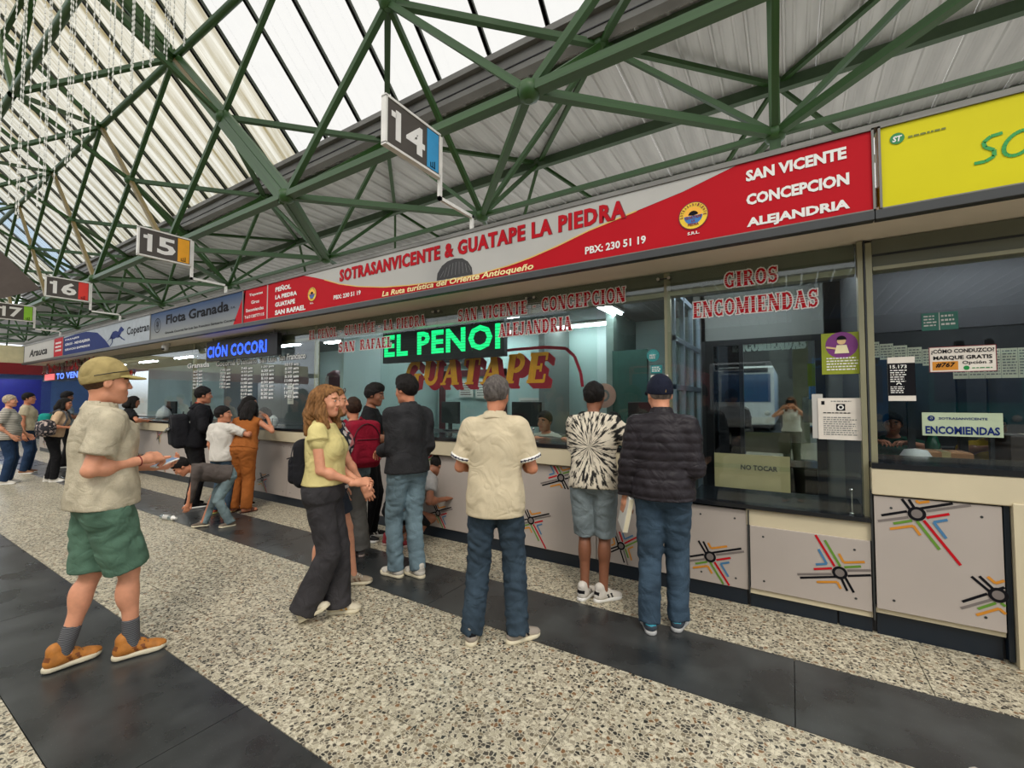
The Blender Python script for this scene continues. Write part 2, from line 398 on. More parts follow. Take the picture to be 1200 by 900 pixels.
wpart(MB().box(-.88, .41, GY, GY+.006, 1.02, 2.66, M['glass']), 'glass_pane')
wpart(MB().box(.50, 2.2, GY, GY+.006, 1.14, 2.46, M['glass']), 'glass_pane')
for px in (-9.72, -5.86, -.88):
    wpart(MB().box(px-.025, px+.025, GY+.01, GY+.06, 1.14, 2.66, M['alum']), 'window_post')
wpart(MB().box(.415, .445, GY-.05, GY+.04, .76, 2.66, M['alum']), 'window_post'); wpart(MB().box(.45, .458, GY-.05, GY+.02, .76, 2.66, M['dark']), 'post_seal'); wpart(MB().box(.46, .495, GY-.05, GY+.04, 1.14, 2.64, M['alum']), 'window_post')
wpart(MB().box(-20.2, .41, GY+.02, GY+.10, 2.48, 2.66, M['alumd']).box(-20.2, .41, GY+.012, GY+.11, 2.45, 2.49, M['alum']), 'track_rail')
wpart(MB().box(.50, 2.2, GY-.03, GY+.09, 2.56, 2.66, M['alumd']).box(.50, 2.2, GY-.02, GY+.08, 2.545, 2.56, M['dark']).box(.50, 2.2, GY-.02, GY+.08, 2.47, 2.545, M['alumd']).box(.50, 2.2, GY-.04, GY+.09, 2.445, 2.47, M['alum']), 'track_rail')
for (cx, cz) in ((-.90,2.60),(-2.22,2.60),(-3.50,2.60),(-4.7,2.60)):
    mb = MB().tube((cx-.05, GY-.02, cz), (cx+.05, GY-.02, cz), .006, M['dark'], 6)
    for sx in (-.045, .045): mb.lathe((cx+sx, GY-.015, cz), [(.014,-.02),(.018,-.008),(.018,.006),(.008,.01)], M['steel'], 10, 'y')
    wpart(mb, 'glass_clamp')
for (rx, z0, z1) in ((.35, .77, .93), (-2.19, 1.14, 1.27), (-6.9, 1.14, 1.27), (-4.3, 1.14, 1.27)):
    mb = MB().tube((rx, GY-.02, z0), (rx, GY-.02, z1), .005, M['steel'], 8).lathe((rx, GY-.02, z1), [(.005,-.01),(.014,0),(.014,.006),(.003,.012)], M['steel'], 10).lathe((rx, GY-.02, z0), [(.016,0),(.016,.004),(.005,.006)], M['steel'], 10)
    wpart(mb, 'glass_stand')

# lettering and stickers on the glass (each lifted off the pane by its own film)
def sticker(name, label, cat, **kw):
    return None
def letters(name, label, rows, loc, outline=None, group=None, y=GY-.004, stripes=True):
    """rows: (text, x0, x1, z0, z1)"""
    mb = MB()
    for (t, x0, x1, z0, z1) in rows:
        text(mb, t, x0-.008, x1+.008, z0-.008, z1+.008, y, M['whitev'], bold=.055, space=1.08)
        text(mb, t, x0, x1, z0, z1, y-.0015, M['red'] if not outline else outline, bold=.022, space=1.12)
        if stripes:
            for k in (.36, .5, .64): mb.seg((x0, z0+(z1-z0)*k), (x1, z0+(z1-z0)*k), .0022, M['whitev'], y-.002)
    lx = rows[0][1]; lz = rows[0][3]
    mb.v = [(v[0]-lx, v[1]-y, v[2]-lz) for v in mb.v]
    return mb.build(name, None, (lx, y, lz), label=label, cat='lettering', group=group)
def serif_letters(name, label, rows, y=GY-.004):
    mb = MB()
    for (t, x0, x1, z0, z1) in rows: slab_text(mb, t, x0, x1, z0, z1, y)
    lx = rows[0][1]; lz = rows[0][3]
    mb.v = [(v[0]-lx, v[1]-y, v[2]-lz) for v in mb.v]
    return mb.build(name, None, (lx, y, lz), label=label, cat='lettering')
# slab-serif capitals drawn as strokes in a unit box: (x0,z0,x1,z1,width)
def _arc(cx, cz, rx, rz, a0, a1, w, n=7):
    pts = [(cx+rx*math.cos(R(a0+(a1-a0)*i/n)), cz+rz*math.sin(R(a0+(a1-a0)*i/n))) for i in range(n+1)]
    return [(pts[i][0], pts[i][1], pts[i+1][0], pts[i+1][1], w) for i in range(n)]
TK, TN, SR = .30, .13, .09   # thick, thin, serif
GLY = {
 'A': (1.0, [(.14,0,.48,1,TN), (.46,1,.80,0,TK), (.25,.33,.68,.33,TN), (.0,.03,.30,.03,SR), (.6,.03,1.0,.03,SR)]),
 'B': (.9, [(.24,0,.24,1,TK), (.05,.97,.5,.97,SR), (.05,.03,.5,.03,SR), (.24,.52,.5,.52,TN)]+_arc(.5,.75,.27,.22,90,-90,.18)+_arc(.5,.27,.31,.24,90,-90,.2)),
 'C': (.9, _arc(.5,.5,.36,.45,50,310,.22,12)+[(.76,.62,.76,1,SR), (.76,0,.76,.36,SR)]),
 'D': (.95, [(.24,0,.24,1,TK), (.05,.97,.5,.97,SR), (.05,.03,.5,.03,SR)]+_arc(.42,.5,.37,.46,90,-90,.22)),
 'E': (.85, [(.24,0,.24,1,TK), (.05,.96,.76,.96,TN), (.05,.04,.78,.04,TN), (.24,.5,.56,.5,TN), (.75,.74,.75,1,SR), (.77,0,.77,.28,SR), (.57,.36,.57,.64,SR)]),
 'F': (.8, [(.24,0,.24,1,TK), (.05,.96,.74,.96,TN), (.24,.5,.55,.5,TN), (.73,.74,.73,1,SR), (.56,.36,.56,.64,SR), (.05,.03,.45,.03,SR)]),
 'G': (.95, _arc(.5,.5,.36,.45,50,300,.22,12)+[(.76,.66,.76,1,SR), (.74,.02,.74,.44,.2), (.55,.44,.94,.44,SR)]),
 'I': (.5, [(.25,0,.25,1,TK), (.03,.97,.47,.97,SR), (.03,.03,.47,.03,SR)]),
 'J': (.65, [(.42,.22,.42,1,TK), (.18,.97,.64,.97,SR)]+_arc(.24,.22,.2,.18,0,-170,.17)),
 'L': (.8, [(.24,0,.24,1,TK), (.03,.97,.48,.97,SR), (.03,.04,.74,.04,TN), (.73,0,.73,.36,SR)]),
 'M': (1.2, [(.17,0,.17,1,TN), (.17,1,.58,.05,TK), (.60,.05,.98,1,TN), (.98,0,.98,1,TK), (.0,.97,.3,.97,SR), (.85,.97,1.2,.97,SR), (.0,.03,.34,.03,SR), (.78,.03,1.2,.03,SR)]),
 'N': (1.0, [(.16,0,.16,1,TN), (.18,1,.80,0,TK), (.84,0,.84,1,TN), (0,.97,.3,.97,SR), (.68,.97,1.0,.97,SR), (0,.03,.34,.03,SR)]),
 'O': (.95, _arc(.48,.5,.34,.44,0,360,.23,16)),
 'P': (.85, [(.24,0,.24,1,TK), (.05,.97,.5,.97,SR), (.05,.03,.46,.03,SR), (.24,.42,.46,.42,TN)]+_arc(.46,.70,.26,.26,90,-90,.2)),
 'R': (.95, [(.24,0,.24,1,TK), (.05,.97,.5,.97,SR), (.05,.03,.44,.03,SR), (.24,.48,.46,.48,TN), (.48,.48,.82,.02,.2), (.66,.03,.96,.03,SR)]+_arc(.46,.73,.25,.24,90,-90,.19)),
 'S': (.8, _arc(.4,.72,.25,.23,30,250,.2)+_arc(.4,.28,.25,.23,70,-150,.2)+[(.68,.66,.68,1,SR), (.1,0,.1,.34,SR), (.3,.54,.5,.46,.2)]),
 'T': (.85, [(.42,0,.42,1,TK), (.03,.96,.82,.96,TN), (.06,.7,.06,1,SR), (.79,.7,.79,1,SR), (.2,.03,.64,.03,SR)]),
 'U': (.95, [(.22,.3,.22,1,TK), (.78,.3,.78,1,TN), (.03,.97,.42,.97,SR), (.62,.97,.95,.97,SR)]+_arc(.5,.32,.28,.26,180,360,.18,8)),
 'V': (1.0, [(.2,1,.52,0,TK), (.52,0,.86,1,TN), (0,.97,.38,.97,SR), (.68,.97,1.0,.97,SR)]),
 'Z': (.8, [(.05,.95,.74,.95,TN), (.05,.05,.76,.05,TN), (.72,.95,.1,.05,TK)]),
 '-': (.5, [(.08,.45,.42,.45,.15)]), ' ': (.5, []), '.': (.3, [(.15,0,.15,.14,.14)]),
}
def slab_text(mb, t, x0, x1, z0, z1, y, main=None, out=None, gap=.1, ow=.20, stripes=True, shear=0, oy=.0012):
    main = main or M['red']; out = out or M['whitev']
    tot = 0; pos = []
    for ch in t:
        c = 'N' if ch == 'Ñ' else ch
        pos.append(tot); tot += GLY[c][0]+gap
    tot -= gap; sx = (x1-x0)/tot; hz = z1-z0
    for layer, col, extra in ((0, out, ow), (1, main, 0)):
        if layer == 0 and not ow: continue
        yy = y - layer*oy; q = 0
        for ch, p in zip(t, pos):
            c = 'N' if ch == 'Ñ' else ch
            segs = list(GLY[c][1])
            if ch == 'Ñ': segs.append((.35,1.12,.65,1.12,.1))
            for (a, b, cc, d, w) in segs:
                q += 1
                # stroke drawn in unit space (widths follow the unit box), then scaled
                dx, dz = cc-a, (d-b)*hz/sx; L = math.hypot(dx, dz)
                if L < 1e-6: continue
                ux, uz = dx/L, dz/L; w2 = (w+extra)/2; e = extra/2 + (.02 if L < .2 else 0)
                pts = []
                for (s_, o_) in ((-1, 1), (-1, -1), (1, -1), (1, 1)):
                    bx = (a if s_ < 0 else cc)+ux*e*s_ - uz*w2*o_; bz = (b if s_ < 0 else d)*hz/sx + uz*e*s_ + ux*w2*o_
                    X = x0+(p+bx)*sx + shear*bz*sx; Z = z0+bz*sx
                    pts.append((X, yy-.00002*(q % 9), Z))
                mb.add(pts, [(0,1,2,3)], col)
    if stripes:
        for k in (.3, .44, .58, .72): mb.seg((x0, z0+hz*k), (x1, z0+hz*k), hz*.022, out, y-.0018)
serif_letters('window_lettering', 'red outlined window lettering EL PEÑOL GUATAPE LA PIEDRA SAN RAFAEL on the glass', [('EL PEÑOL - GUATAPE - LA PIEDRA', -6.0, -3.68, 2.455, 2.585), ('SAN', -5.31, -4.97, 2.23, 2.36), ('RAFAEL', -4.86, -4.26, 2.235, 2.365)])
serif_letters('window_lettering', 'red outlined window lettering SAN VICENTE CONCEPCION ALEJANDRIA above the green led board', [('SAN VICENTE - CONCEPCION', -3.18, -1.24, 2.45, 2.585), ('ALEJANDRIA', -2.62, -1.77, 2.235, 2.37)])
serif_letters('window_lettering', 'red outlined window lettering GIROS ENCOMIENDAS on the parcel window', [('GIROS', -.43, -.06, 2.46, 2.58), ('ENCOMIENDAS', -.67, .19, 2.24, 2.37)])

def notice(name, label, x0, x1, z0, z1, base, fill, cat='notice', y=GY-.012):
    mb = MB().box(0, x1-x0, 0, .004, 0, z1-z0, base)
    fill(mb, x1-x0, z1-z0)
    return mb.build(name, None, (x0, y, z0), label=label, cat=cat)
def rows(mb, x0, x1, z0, z1, n, m, y=-.002, wv=.5):
    for i in range(n):
        z = z1-(z1-z0)*(i+.5)/n; x = x0
        L = x0+(x1-x0)*(1-wv*random.random()*.5)
        while x < L:
            w = random.uniform(.008, .025); mb.seg((x, z), (min(x+w, L), z), (z1-z0)/n*.45, m, y); x += w+.005
def f_green(mb, w, h):
    mb.lathe((w*.5, -.001, h*.70), [(w*.40,0),(w*.40,.001)], mat('purple_print', (120,50,120), .5), 20, 'y')
    sk = mat('print_skin', (225,190,140), .6); 
    mb.lathe((w*.5, -.003, h*.80), [(w*.11,0),(w*.11,.001)], sk, 14, 'y'); mb.ring((w*.5, h*.83), 0, w*.12, M['blackv'], -.006, 14, 0, PI)
    mb.poly([(w*.32, h*.5), (w*.68, h*.5), (w*.62, h*.7), (w*.38, h*.7)], mat('print_shirt', (235,225,180), .6), -.005)
    mb.seg((w*.36, h*.62), (w*.12, h*.66), .012, sk, -.005)
    rows(mb, w*.12, w*.9, h*.08, h*.42, 5, M['whitev'], -.002, .5)
notice('safety_notice', 'lime green printed notice with purple oval figure on window post', .20, .435, 1.74, 2.035, mat('lime_print', (140,150,30), .5), f_green)
def f_paper(mb, w, h):
    mb.box(.02, .04, -.001, 0, h*.84, h*.93, M['blackv']); mb.box(w*.42, w*.62, -.002, 0, h*.70, h*.86, M['blackv']); mb.ring((w*.52, h*.78), .01, .018, M['whitev'], -.003, 14)
    rows(mb, w*.3, w*.9, h*.90, h*.95, 1, M['mgrey']); rows(mb, w*.12, w*.9, h*.62, h*.67, 1, M['blackv'])
    rows(mb, w*.12, w*.92, h*.1, h*.56, 9, M['mgrey'])
notice('posted_letter', 'white typed letter with dark emblem taped beside parcel window', .17, .425, 1.275, 1.57, M['paper'], f_paper)
notice('posted_letter', 'plain backing sheet showing left of the typed letter', .135, .20, 1.28, 1.60, M['sgrey'], lambda mb, w, h: None, y=GY-.006)
def f_como(mb, w, h):
    for a, b, c, d in ((0, w, 0, .004), (0, w, h-.004, h), (0, .004, 0, h), (w-.004, w, 0, h)): mb.box(a, b, -.001, 0, c, d, M['redd'])
    text(mb, '¿CÓMO CONDUZCO?', .01, w-.01, h*.70, h*.93, -.002, M['blackv'], .03); text(mb, 'MARQUE GRATIS', .02, w-.02, h*.46, h*.64, -.002, M['blackv'], .03)
    mb.box(.015, w*.44, -.001, 0, h*.08, h*.42, M['orange']); text(mb, '#767', .03, w*.40, h*.18, h*.38, -.003, M['blackv'], .03, .2)
    text(mb, 'Opción 3', w*.5, w-.02, h*.26, h*.42, -.002, M['blackv'], .02); mb.ring((w*.56, h*.15), 0, .014, M['sgreen'], -.002, 12); rows(mb, w*.64, w*.95, h*.1, h*.18, 1, M['sgreen'])
notice('window_notice', 'cream notice reading CÓMO CONDUZCO MARQUE GRATIS #767 on right window', .775, 1.085, 1.735, 1.90, M['paper'], f_como)
def f_cel(mb, w, h):
    mb.box(.0, w, -.001, 0, h*.12, h*.86, M['blackv']); text(mb, '15.173', .012, w*.7, h*.74, h*.82, -.003, M['whitev'], .02)
    rows(mb, .012, w*.75, h*.42, h*.72, 6, M['whitev'], -.003); rows(mb, .012, w*.7, h*.17, h*.34, 4, M['whitev'], -.003); mb.ring((w*.4, h*.37), .008, .014, M['whitev'], -.003, 10, 0, PI)
notice('phone_notice', 'dark phone-shaped notice headed 15.173 on right window', .565, .705, 1.55, 1.845, M['paper'], f_cel)
def f_enc(mb, w, h):
    mb.ring((w*.12, h*.75), .011, .018, M['sblue'], -.002, 16); text(mb, 'tu', w*.09, w*.15, h*.68, h*.82, -.002, M['sblue'], .03); text(mb, 'SOTRASANVICENTE', w*.22, w*.82, h*.70, h*.80, -.002, M['sblue'], .02)
    text(mb, 'ENCOMIENDAS', .015, w-.015, h*.08, h*.42, -.002, M['sblue'], .035)
notice('parcel_sign', 'pale green sign reading ENCOMIENDAS in navy low on right window', .73, 1.10, 1.325, 1.475, mat('pale_green_print', (176,190,160), .5), f_enc)
notice('teal_sticker', 'teal printed sticker high on right window', .745, .92, 2.01, 2.125, mat('teal_print', (30,90,76), .5), lambda mb, w, h: (mb.box(w*.48, w*.5, -.001, 0, 0, h, M['sgrey']), rows(mb, .01, w*.44, h*.2, h*.9, 4, M['sgrey']), rows(mb, w*.54, w*.95, h*.2, h*.9, 3, M['sgrey'])))
# round teal sticker, small sticker and dark phone notice by the middle post
mb = MB().lathe((0, 0, 0), [(.055,0),(.055,.003)], mat('aqua_print', (40,130,130), .5), 24, 'y'); rows(mb, -.03, .03, -.03, .01, 3, M['whitev'], -.004)
for k in range(7): mb.seg((0, .0), (.045*math.cos(R(20+k*23)), .045*math.sin(R(20+k*23))), .004, mat('aqua_light', (90,180,180), .5), -.003)
mb.build('round_sticker', None, (-1.00, GY-.012, 1.945), label='round aqua sticker left of the middle window post', cat='sticker')
notice('small_sticker', 'small blue green sticker below the round aqua sticker', -1.02, -.925, 1.79, 1.86, MATS['aqua_print'], lambda mb, w, h: rows(mb, .01, w-.01, .01, h-.01, 3, M['whitev']))
notice('phone_notice', 'dark phone-shaped notice behind the man in navy cap', -1.02, -.875, 1.50, 1.775, M['paper'], f_cel)
mb = MB().box(0, .52, 0, .004, 0, .27, mat('kraft_sign', (150,140,104), .7)); text(mb, 'NO TOCAR', .19, .44, .15, .19, -.003, mat('faded_black', (16,14,12), .7), .03)
mb.build('no_tocar_sign', None, (-.53, GY+.03, .86), label='tan board reading NO TOCAR behind low glass', cat='sign')
# white fare list lettering on the glass of the left window
fl = empty('fare_lettering', (-9.95, GY, 2.2), label='white timetable lettering Granada Cocorná San Luis on the left glass', cat='lettering')
bl = mat('bright_white_vinyl', (245,245,240), .5)
def fline(name, t, x0, x1, z0, z1, b):
    mb = MB(); text(mb, t, x0+.006+9.95, x1+.006+9.95, z0-.006-2.2, z1-.006-2.2, -.003, M['blackv'], b+.03); text(mb, t, x0+9.95, x1+9.95, z0-2.2, z1-2.2, -.0045, bl, b); mb.build(name, fl)
for t, x0, x1, z in (('Granada', -9.95, -9.05, 2.18), ('Cocorná', -8.80, -8.12, 2.17), ('El Santuario', -8.05, -7.42, 2.17), ('San Luis', -7.35, -6.85, 2.17), ('San Francisco', -6.78, -6.08, 2.18)):
    fline('fare_heading', t, x0, x1, z, z+.10, .03)
    for i in range(9):
        zz = z-.09-i*.062
        if (i > 5 and x0 < -8.5): continue
        s = random.choice(['5:10 am', '6:30 am', '7:45 am', '8:20 am', '10:15 am', '11:00 am', '1:30 pm', '2:45 pm', '4:10 pm'])
        xm = (x0+x1)/2; fline('fare_time', s, xm-.18, xm+.18, zz, zz+.044, .03)
# ================================================================== FASCIA AND SIGNS
SY = 3.45
fas = empty('trim_1', (-8, SY, 2.66), label='soffit and metal trim under the row of fascia signs', kind='structure')
def fpart(mb, name): 
    mb.v = [(v[0]+8, v[1]-SY, v[2]-2.66) for v in mb.v]; return mb.build(name, fas)
fpart(MB().box(-20, 2.6, SY+.03, 4.02, 2.665, 2.75, M['soff']), 'soffit_board')
for a, b in ((-20, -13.3), (-13.295, -6.9), (-6.895, .46), (.465, 2.6)):
    fpart(MB().box(a, b, SY-.03, SY+.035, 2.655, 2.715, M['dark'], .004), 'drip_trim')
fpart(MB().box(-20, 2.6, SY+.10, 8.4, 2.78, 2.9, mat('pale_bounce_top', (222,220,214), .8)), 'roof_slab')  # slab coloured pale to bounce sky light up onto the grey roof
fpart(MB().box(-20, 2.6, SY-.012, SY+.06, 3.235, 3.26, M['galv']), 'top_cap')
def sign(x0, x1, base, label, fill, name='fascia_sign', z0=2.715, z1=3.235):
    e = MB().box(0, x1-x0, 0, .12, 0, z1-z0, base).build(name, None, (x0, SY, z0), label=label, cat='sign')
    e['category'] = 'sign'
    f = MB()
    for a, b, c, d in ((0, x1-x0, 0, .012), (0, x1-x0, z1-z0-.012, z1-z0), (0, .012, 0, z1-z0), (x1-x0-.012, x1-x0, 0, z1-z0)): f.box(a, b, -.012, 0, c, d, M['galv'])
    f.build('frame', e)
    fill(e, x1-x0, z1-z0, x0, z0); return e
def emblem(par, x, z, r, y=-.004):
    mb = MB(); yl = mat('emblem_yellow', (240,200,30), .4)
    mb.ring((x, z), 0, r, M['redd'], y, 28); mb.ring((x, z), 0, r*.93, yl, y-.001, 28)
    mb.ring((x, z), 0, r*.62, mat('emblem_blue', (40,110,180), .4), y-.002, 24, PI, 2*PI); mb.ring((x, z), 0, r*.62, mat('emblem_sky', (250,180,40), .4), y-.002, 24, 0, PI)
    mb.ring((x, z), 0, r*.34, M['blackv'], y-.003, 12, .2, PI-.2)
    for k, ch in enumerate('SOTRASANVICENTE'):
        a = PI*(1.02-1.04*k/14); c, s = math.cos(a), math.sin(a)
        MM = Matrix.Translation((x+c*r*.78, y-.004, z+s*r*.78)) @ Matrix.Rotation(-(a-PI/2), 4, 'Y')
        text(mb, ch, -r*.055, r*.055, -r*.1, r*.1, 0, M['redd'], .03, M4=MM)
    text(mb, 'GUATAPE', x-r*.55, x+r*.55, z-r*.22, z-r*.02, y-.004, M['redd'], .03); text(mb, 'LA', x-r*.12, x+r*.12, z-r*.45, z-r*.28, y-.004, M['redd'], .03)
    text(mb, 'PIEDRA', x-r*.36, x+r*.36, z-r*.72, z-r*.53, y-.004, M['redd'], .03); text(mb, 'S.R.L.', x-r*.4, x+r*.4, z-r*1.35, z-r*1.14, y-.002, M['whitev'], .03)
    mb.build('round_emblem', par)
def red_fill(e, w, h, X, Z):
    q = lambda x, z: (x-X, z-Z)
    top = [(-5.46,3.222), (-5.2,3.155), (-5.01,3.10), (-4.7,3.0), (-4.35,2.92), (-3.9,2.85), (-3.5,2.815), (-3.0,2.79), (-2.57,2.79), (-2.2,2.82), (-1.99,2.85), (-1.7,2.91), (-1.41,2.985), (-1.0,3.06), (-.65,3.125), (-.29,3.222)]
    MB().poly([q(*p) for p in top], M['sgrey'], -.002).build('white_swoosh', e)
    mb = MB()
    for a, b in zip(top[2:-3], top[3:-2]): mb.seg(q(*a), q(*b), .012, mat('gold', (225,180,90), .4), -.003)
    mb.build('gold_edge', e)
    mb = MB(); text(mb, 'SOTRASANVICENTE & GUATAPE LA PIEDRA', *[v for v in (q(-4.69,0)[0], q(-1.08,0)[0], 3.02-Z, 3.175-Z)], -.004, M['redd'], .05, 0, 1.15); text(mb, 'SOTRASANVICENTE & GUATAPE LA PIEDRA', q(-4.70,0)[0], q(-1.09,0)[0], 3.022-Z, 3.177-Z, -.006, M['red'], .04, 0, 1.15)
    mb.build('company_lettering', e)
    for t, x0, x1, z0, z1, b in (('SAN VICENTE',-.23,.335,3.085,3.165,.045), ('CONCEPCION',-.23,.345,2.915,2.995,.045), ('ALEJANDRIA',-.23,.345,2.745,2.825,.045), ('PBX: 230 51 19',-1.44,-.93,2.785,2.85,.03), ('PBX: 230 51 19',-4.81,-4.30,2.815,2.87,.03),
        ('PEÑOL',-6.12,-5.74,3.085,3.165,.045), ('LA PIEDRA',-6.12,-5.60,2.98,3.04,.045), ('GUATAPE',-6.12,-5.64,2.87,2.935,.045), ('SAN RAFAEL',-6.12,-5.40,2.755,2.825,.045),
        ('Tiquetes',-6.82,-6.45,3.10,3.15,.02), ('Giros',-6.76,-6.54,2.99,3.04,.02), ('Encomiendas',-6.9,-6.42,2.88,2.93,.02), ('Tel:3128777115',-6.94,-6.40,2.785,2.83,.02)):
        tline(e, 'white_lettering', t, x0-X, x1-X, z0-Z, z1-Z, -.004, M['whitev'], b)
    mb = MB(); text(mb, 'La Ruta turística del Oriente Antioqueño', -3.93-X, -1.94-X, 2.725-Z, 2.805-Z, -.004, mat('cream_vinyl', (245,225,160), .4), .025, .2); mb.build('slogan_lettering', e)
    MB().box(-6.335-X, -6.315-X, -.004, 0, 0, h, M['sgrey']).build('divider', e)
    mb = MB(); pts = [(-3.10,2.805), (-3.09,2.88), (-3.03,2.95), (-2.96,2.985), (-2.86,3.0), (-2.76,2.985), (-2.69,2.94), (-2.64,2.87), (-2.63,2.80)]
    mb.poly([q(*p) for p in pts], mat('rock_print', (52,50,50), .6), -.005)
    for k in range(9): mb.seg(q(-3.05+k*.05, 2.83), q(-3.0+k*.04, 2.96-.004*(k-4)**2), .004, M['mgrey'], -.0055)
    mb.build('rock_picture', e)
    emblem(e, -.58-X, 2.925-Z, .105); emblem(e, -5.26-X, 2.945-Z, .095)
sign(-6.99, .47, M['red'], 'long red and white fascia sign SOTRASANVICENTE & GUATAPE LA PIEDRA', red_fill)
def yellow_fill(e, w, h, X, Z):
    mb = MB(); g = mat('bright_green_vinyl', (30,150,60), .4)
    def st(pts, ww):
        for a, b in zip(pts[:-1], pts[1:]): mb.seg((a[0]-X, a[1]-Z), (b[0]-X, b[1]-Z), ww, g, -.004)
    st([(.905,2.885), (.95,2.885), (.985,2.905), (.985,2.94), (.95,2.965), (.945,2.995), (.975,3.02), (1.02,3.025)], .018)
    st([(1.08+.055*math.cos(R(a))+.02*math.sin(R(a)), 2.95+.065*math.sin(R(a))) for a in range(0, 361, 20)], .018)
    mb.build('green_lettering', e)
    mb = MB(); mb.ring((.58-X, 3.135-Z), 0, .034, M['sgreen'], -.004, 24); text(mb, 'ST', .557-X, .603-X, 3.115-Z, 3.15-Z, -.006, M['whitev'], .04, .2); rows(mb, .63-X, .80-X, 3.115-Z, 3.14-Z, 1, mat('olive_print', (110,120,30), .5), -.004)
    mb.build('round_logo', e)
sign(.49, 2.6, M['yellow'], 'yellow fascia sign with green SO lettering and ST logo', yellow_fill)
def grad(name, top, bot):
    m = bpy.data.materials.new(name); m.use_nodes = True; nt = m.node_tree; L = nt.links.new; b = nt.nodes['Principled BSDF']
    t = N(nt, 'ShaderNodeTexCoord'); s = N(nt, 'ShaderNodeSeparateXYZ'); c = N(nt, 'ShaderNodeValToRGB'); r = N(nt, 'ShaderNodeMapRange'); r.inputs['From Max'].default_value = .52
    L(t.outputs['Object'], s.inputs[0]); L(s.outputs['Z'], r.inputs[0]); L(r.outputs[0], c.inputs[0]); c.color_ramp.elements[0].color = (*srgb(bot), 1); c.color_ramp.elements[1].color = (*srgb(top), 1)
    L(c.outputs[0], b.inputs['Base Color']); b.inputs['Roughness'].default_value = .6; b.inputs['Specular IOR Level'].default_value = .15; return m
def flota_fill(e, w, h, X, Z):
    tline(e, 'company_lettering', 'Flota Granada', -9.72-X, -7.42-X, 2.96-Z, 3.135-Z, -.003, M['blackv'], .03); tline(e, 'small_lettering', 'S.A.', -7.36-X, -7.22-X, 2.99-Z, 3.02-Z, -.003, M['blackv'], .02)
    tline(e, 'small_lettering', 'Granada Cocorná San Luis San Francisco Santuario Cocorná', -9.75-X, -7.2-X, 2.785-Z, 2.825-Z, -.003, M['blackv'], .02)
    mb = MB(); vs = []
    for r0, r1 in ((.125,.14),): mb.ring((-10.1-X, 2.975-Z), r0, r1, M['blackv'], -.003, 24)
    for k in range(3): mb.seg((-10.15-X+.05*k, 2.89-Z), (-10.13-X+.04*k, 3.06-Z), .012, M['blackv'], -.004)
    mb.ring((-10.1-X, 3.0-Z), .03, .042, M['blackv'], -.004, 12); mb.build('oval_logo', e)
    mb = MB(); mb.poly([(-7.35-X+.06, 0), (w, 0), (w, h), (-7.13-X+.2, h)], M['red'], -.002); mb.build('red_corner', e)
sign(-10.42, -6.99, grad('flota_blue', (44,72,112), (150,152,146)), 'blue grey fascia sign reading Flota Granada', flota_fill)
def copet_fill(e, w, h, X, Z):
    mb = MB(); mb.poly([(0,.012), (-12.55-X,.012), (-12.9-X,.2), (-13.4-X,.40), (-14.2-X,.49), (-15-X,.49), (0,.46)], M['sblue'], -.002)
    mb.build('navy_field', e)
    for t, z0, z1 in (('PASAJES',.37,.42), ('GIROS - MENSAJERIA',.23,.31), ('SERVICIO EXPRESOS',.12,.17)): tline(e, 'white_lettering', t, .15, .15+ (1.1 if t=='PASAJES' else 1.9), z0, z1, -.004, M['whitev'], .02)
    mb = MB(); text(mb, 'Copetran', -11.62-X, -10.48-X, .15, .36, -.003, M['blackv'], .02); mb.build('company_lettering', e)
    # running greyhound
    mb = MB(); P_ = lambda l: [(-12.75-X+a*.011, .05+b*.011) for a, b in l]
    dog = [(0,8),(12,12),(20,20),(30,26),(45,27),(58,24),(66,30),(74,33),(84,28),(90,26),(84,23),(76,22),(70,16),(78,10),(92,6),(90,3),(74,6),(62,12),(48,13),(36,11),(30,4),(18,-2),(16,1),(24,8),(22,13),(12,9)]
    b_ = P_(dog); c_ = (sum(p[0] for p in b_)/len(b_), sum(p[1] for p in b_)/len(b_))
    mb.poly(P_([(12,12),(20,20),(30,26),(45,27),(58,24),(62,12),(48,13),(36,11),(22,13)]), M['sblue'], -.003)
    mb.poly(P_([(58,24),(66,30),(74,33),(84,28),(90,26),(84,23),(76,22),(62,12)]), M['sblue'], -.003)
    mb.seg(*P_([(62,16),(80,9)]), .035, M['sblue'], -.003); mb.seg(*P_([(80,9),(94,5)]), .022, M['sblue'], -.003); mb.seg(*P_([(22,17),(0,8)]), .012, M['sblue'], -.003)
    mb.seg(*P_([(26,16),(30,5)]), .05, M['sblue'], -.003); mb.seg(*P_([(30,5),(16,-1)]), .022, M['sblue'], -.003); mb.seg(*P_([(20,-6),(60,-4)]), .02, M['sblue'], -.003)
    mb.build('greyhound_logo', e)
sign(-15.94, -10.42, mat('pale_blue_sign', (170,178,184), .6, spec=.15), 'pale fascia sign with navy field and greyhound reading Copetran', copet_fill)
def arr_fill(e, w, h, X, Z):
    tline(e, 'dark_lettering', 'Arauca', .6, 2.5, .14, .36, -.003, M['blackv'], .03, .2)
    rpn = MB().box(w-.83, w-.01, -.004, 0, .02, h-.02, M['red']).build('red_panel', e); mb = MB(); rows(mb, w-.7, w-.15, .12, h-.1, 3, M['whitev'], -.006, .2); mb.build('small_print', rpn)
sign(-19.9, -15.94, M['sgrey'], 'farthest pale grey fascia sign with red end panel', arr_fill)

